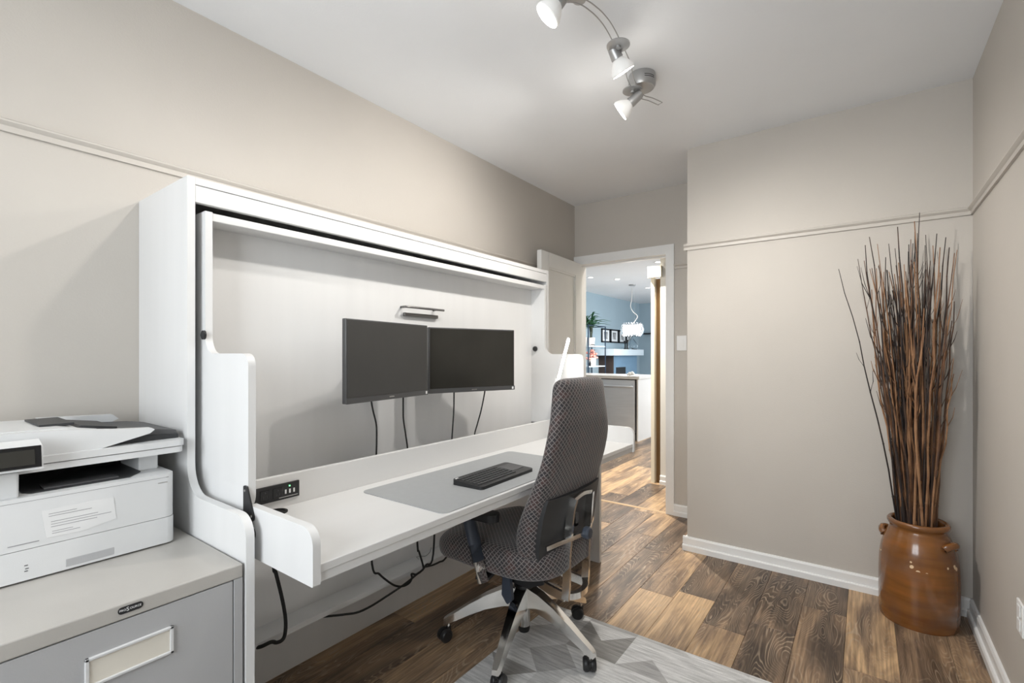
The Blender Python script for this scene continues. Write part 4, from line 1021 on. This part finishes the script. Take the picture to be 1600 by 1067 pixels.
def branch(bx_, by_, tx_, ty_, zt, r0, label=None, kink=.012):
    z0 = .03 + rnd.uniform(0, .02)
    base = Vector((bx_, by_, z0)); tip = Vector((tx_, ty_, zt)); pts = []; n = 13
    # leave the neck inside the rim, then fan out to the tip
    nk = Vector((vx + (bx_ - vx) * .55 + (tx_ - vx) * .16, vy + (by_ - vy) * .55 + (ty_ - vy) * .16, .455))
    dv = Vector((nk.x - vx, nk.y - vy, 0))
    if dv.length > .080: dv *= .080 / dv.length; nk = Vector((vx + dv.x, vy + dv.y, .455))
    bow = rnd.uniform(-.02, .03); pd = Vector((rnd.uniform(-1, 1), rnd.uniform(-1, 1), 0))
    if pd.length > .001: pd.normalize()
    for i in range(n + 1):
        t = i / n
        if t < .25: p = base.lerp(nk, t / .25)
        else:
            s_ = (t - .25) / .75; p = nk.lerp(tip, s_)
            out = Vector((tip.x - nk.x, tip.y - nk.y, 0)); p += out * (-.20 * s_ * (1 - s_)) + pd * bow * math.sin(PI * s_)
            p += Vector((rnd.uniform(-kink, kink), rnd.uniform(-kink, kink), 0)) * .45 * min(1, s_ * 3)
        pts.append(p)
    rr = [r0 * (1 - .10 * (i / n) - .55 * (i / n) ** 2.2) for i in range(n + 1)]
    lim = .405
    for p in pts:
        p.y = min(p.y, YB - .012); p.x = min(p.x, XR - .012)
    bm = B(); tube(bm, pts, rr, 6)
    for _ in range(rnd.choice((1, 1, 2, 2, 3))):                    # side twigs near the top
        k = rnd.randint(8, n - 2); p = pts[k]; d = (pts[k + 1] - p).normalized()
        sv = Vector((rnd.uniform(-1, 1), rnd.uniform(-1, 1), 0)).normalized(); L_ = rnd.uniform(.06, .18)
        q = p + d * L_ * .5 + sv * L_ * .22; q2 = p + d * L_ + sv * L_ * .30
        for v in (q, q2): v.y = min(v.y, YB - .01); v.x = min(v.x, .345)
        tube(bm, [p, q, q2], [rr[k] * .7, rr[k] * .5, rr[k] * .25], 5)
    for k in range(4, n, 2):                                        # bud nodes
        p = pts[k]; bmesh.ops.create_icosphere(bm, subdivisions=1, radius=rr[k] * 1.35, matrix=Matrix.Translation(p))
    o = obj('branch', bm, 'branch_bark', None, True)
    tag(o, label or 'thin bare brown branch standing in the dense bunch in the crock', 'branch', 'branches in the crock')
    return o
branch(vx - .05, vy - .01, -.105, 2.90, 1.645, .0042, 'lone outermost branch leaning far left out of the crock')
branch(vx - .05, vy + .02, -.03, 2.93, 1.69, .0042, 'branch leaning left next to the lone outermost one')
branch(vx + .05, vy - .02, .318, 2.86, 1.20, .0045, 'short dark branch on the right edge of the bunch')
branch(vx + .00, vy + .02, .207, 2.90, 1.872, .0045, 'tallest branch whose tip reaches the picture rail')
for i in range(116):
    a = rnd.uniform(0, 2 * PI); r = math.sqrt(rnd.random()) * .08
    bx0, by0 = vx + r * math.cos(a), vy + r * math.sin(a)
    spread = rnd.uniform(1.1, 2.3)
    tx0 = vx + r * math.cos(a) * spread + rnd.gauss(-.03, .05); ty0 = vy + r * math.sin(a) * spread * .9 + rnd.gauss(-.01, .03)
    tx0 = max(-.06, min(.325, tx0)); ty0 = min(3.02, ty0)
    zt = rnd.uniform(1.38, 1.83) if rnd.random() < .85 else rnd.uniform(1.05, 1.4)
    edge = abs(tx0 - .19) / .16; zt -= .10 * min(1, edge) * rnd.random()
    branch(bx0, by0, tx0, ty0, zt, rnd.uniform(.0036, .0062))

# ================================================================ CEILING TRACK LIGHT
cx, cy = -.823, 2.13
tl = thing('track_light', 'grey curved ceiling track light with small swivelling spotlights', 'ceiling light', (cx, cy, H))
cn = obj('canopy', lathe(B(), [(0, 0), (.060, 0), (.061, -.012), (.060, -.050), (.054, -.060), (.045, -.063), (0, -.063)], (cx, cy, H), 36), 'lamp_metal', tl, True, angle=30)
for z in (-.026, -.034):
    bm = B()
    for k in range(6):
        a0 = math.radians(-10 - k * 8); a1 = math.radians(-10 - (k + 1) * 8)
        prism(bm, [(cx + .0595 * math.cos(a0), cy + .0595 * math.sin(a0)), (cx + .0618 * math.cos(a0), cy + .0618 * math.sin(a0)), (cx + .0618 * math.cos(a1), cy + .0618 * math.sin(a1)), (cx + .0595 * math.cos(a1), cy + .0595 * math.sin(a1))], 'z', H + z - .001, H + z + .001)
    obj('vent_slot', bm, 'printer_panel', cn)
path = spline([(-.775, 2.235, 2.400), (-.80, 2.18, 2.404), (-.828, 2.12, 2.406), (-.812, 1.975, 2.404), (-.778, 1.85, 2.402), (-.757, 1.716, 2.40), (-.745, 1.626, 2.40), (-.741, 1.559, 2.40), (-.747, 1.49, 2.40), (-.768, 1.425, 2.40), (-.83, 1.36, 2.40), (-.92, 1.26, 2.40), (-1.0, 1.12, 2.40), (-1.035, .95, 2.40)], 6)
def side(i):
    d = path[min(i + 1, len(path) - 1)] - path[max(i - 1, 0)]; d.z = 0; d.normalize(); return Vector((-d.y, d.x, 0))
for s in (-1, 1):
    obj('rail_rod', tube(B(), [p + side(i) * s * .013 for i, p in enumerate(path)], .0022, 6), 'lamp_metal', tl, True)
obj('rail_end', tube(B(), [path[0] + side(0) * .013, path[0] - side(0) * .013], .0026, 6), 'lamp_metal', tl)
obj('rail_hanger', tube(B(), [(-.828, 2.12, 2.437), (-.828, 2.12, 2.395)], .009, 10), 'lamp_metal', tl)
cyl_ = lathe(B(), [(0, 0), (.026, 0), (.026, -.014), (.020, -.020), (0, -.020)], (-1.02, 1.08, 2.5), 20); obj('rail_support', lathe(cyl_, [(.006, 0), (.006, -.1), (0, -.1)], (-1.02, 1.08, 2.5), 8), 'lamp_metal', tl)
obj('rail_support', lathe(lathe(B(), [(0, 0), (.022, 0), (.022, -.012), (0, -.012)], (-.768, 1.425, 2.412), 18), [(.005, .09), (.005, -.01)], (-.768, 1.425, 2.41), 8), 'lamp_metal', tl)
SPILL = 0.4
def head(clip, face, aim, disc=True, power=20):
    """clip: point on the rail; face: centre of the lamp face; aim: direction in which it shines"""
    clip, face, aim = Vector(clip), Vector(face), Vector(aim).normalized()
    hd = obj('lamp_holder', lathe(B(), [(0, .010), (.012, .010), (.012, .004), (.044, .002), (.044, -.002), (.010, -.004), (.010, -.012), (0, -.012)] if disc else [(0, .010), (.013, .010), (.013, -.012), (0, -.012)], clip, 24), 'lamp_metal', tl, True)
    k_ = 1.32; back_ = face - aim * .087 * k_
    sc_ = lambda P: [(r * k_, h * k_) for r, h in P]
    obj('swivel_arm', tube(B(), [clip + Vector((0, 0, -.008)), clip.lerp(back_, .6) + Vector((0, 0, -.004)), back_ + aim * .008], .006, 8), 'lamp_metal', hd, True)
    obj('socket', lathe(B(), sc_([(0, 0), (.011, 0), (.015, .008), (.0175, .042), (.0175, .046), (0, .046)]), back_, 20, aim), 'lamp_metal', hd, True)
    b_ = obj('bulb', lathe(B(), sc_([(.014, .046), (.019, .052), (.028, .064), (.0345, .078), (.0355, .084), (.033, .087)]), back_, 24, aim), 'bulb_glass', hd, True)
    obj('bulb_face', lathe(B(), sc_([(0, .0885), (.020, .0882), (.033, .0865), (.033, .0855), (0, .0855)]), back_, 24, aim), 'bulb_face', hd, True)
    l = bpy.data.lights.new('bulb_spill', 'POINT'); l.energy = SPILL; l.shadow_soft_size = .03; l.color = (1.0, .955, .89)
    o = bpy.data.objects.new('bulb_spill', l); C.objects.link(o); o.parent = tl; o.matrix_parent_inverse = MW[tl.name].inverted(); o.location = face + aim * .05
    l = bpy.data.lights.new('spot_lamp', 'SPOT'); l.energy = power; l.spot_size = 2.15; l.spot_blend = 1.0; l.shadow_soft_size = .022; l.color = (1.0, .96, .905)
    o = bpy.data.objects.new('spot_lamp', l); C.objects.link(o)
    o.parent = tl; o.matrix_parent_inverse = MW[tl.name].inverted()
    o.matrix_basis = Matrix.Translation(face + aim * .012) @ aim.to_track_quat('-Z', 'Y').to_matrix().to_4x4()
    return hd
head((-.840, 2.06, 2.405), (-.897, 2.055, 2.325), (-.86, -.20, -.60), True, 38)
head((-.757, 1.716, 2.398), (-.765, 1.785, 2.330), (.24, .52, -.80), True, 68)
head((-.775, 1.372, 2.398), (-.850, 1.352, 2.340), (-.55, -.30, -.72), True, 20)
head((-1.03, 1.0, 2.398), (-1.07, .93, 2.33), (-.40, -.40, -.8), True, 11)  # added fourth head, out of view, that lights the left wall
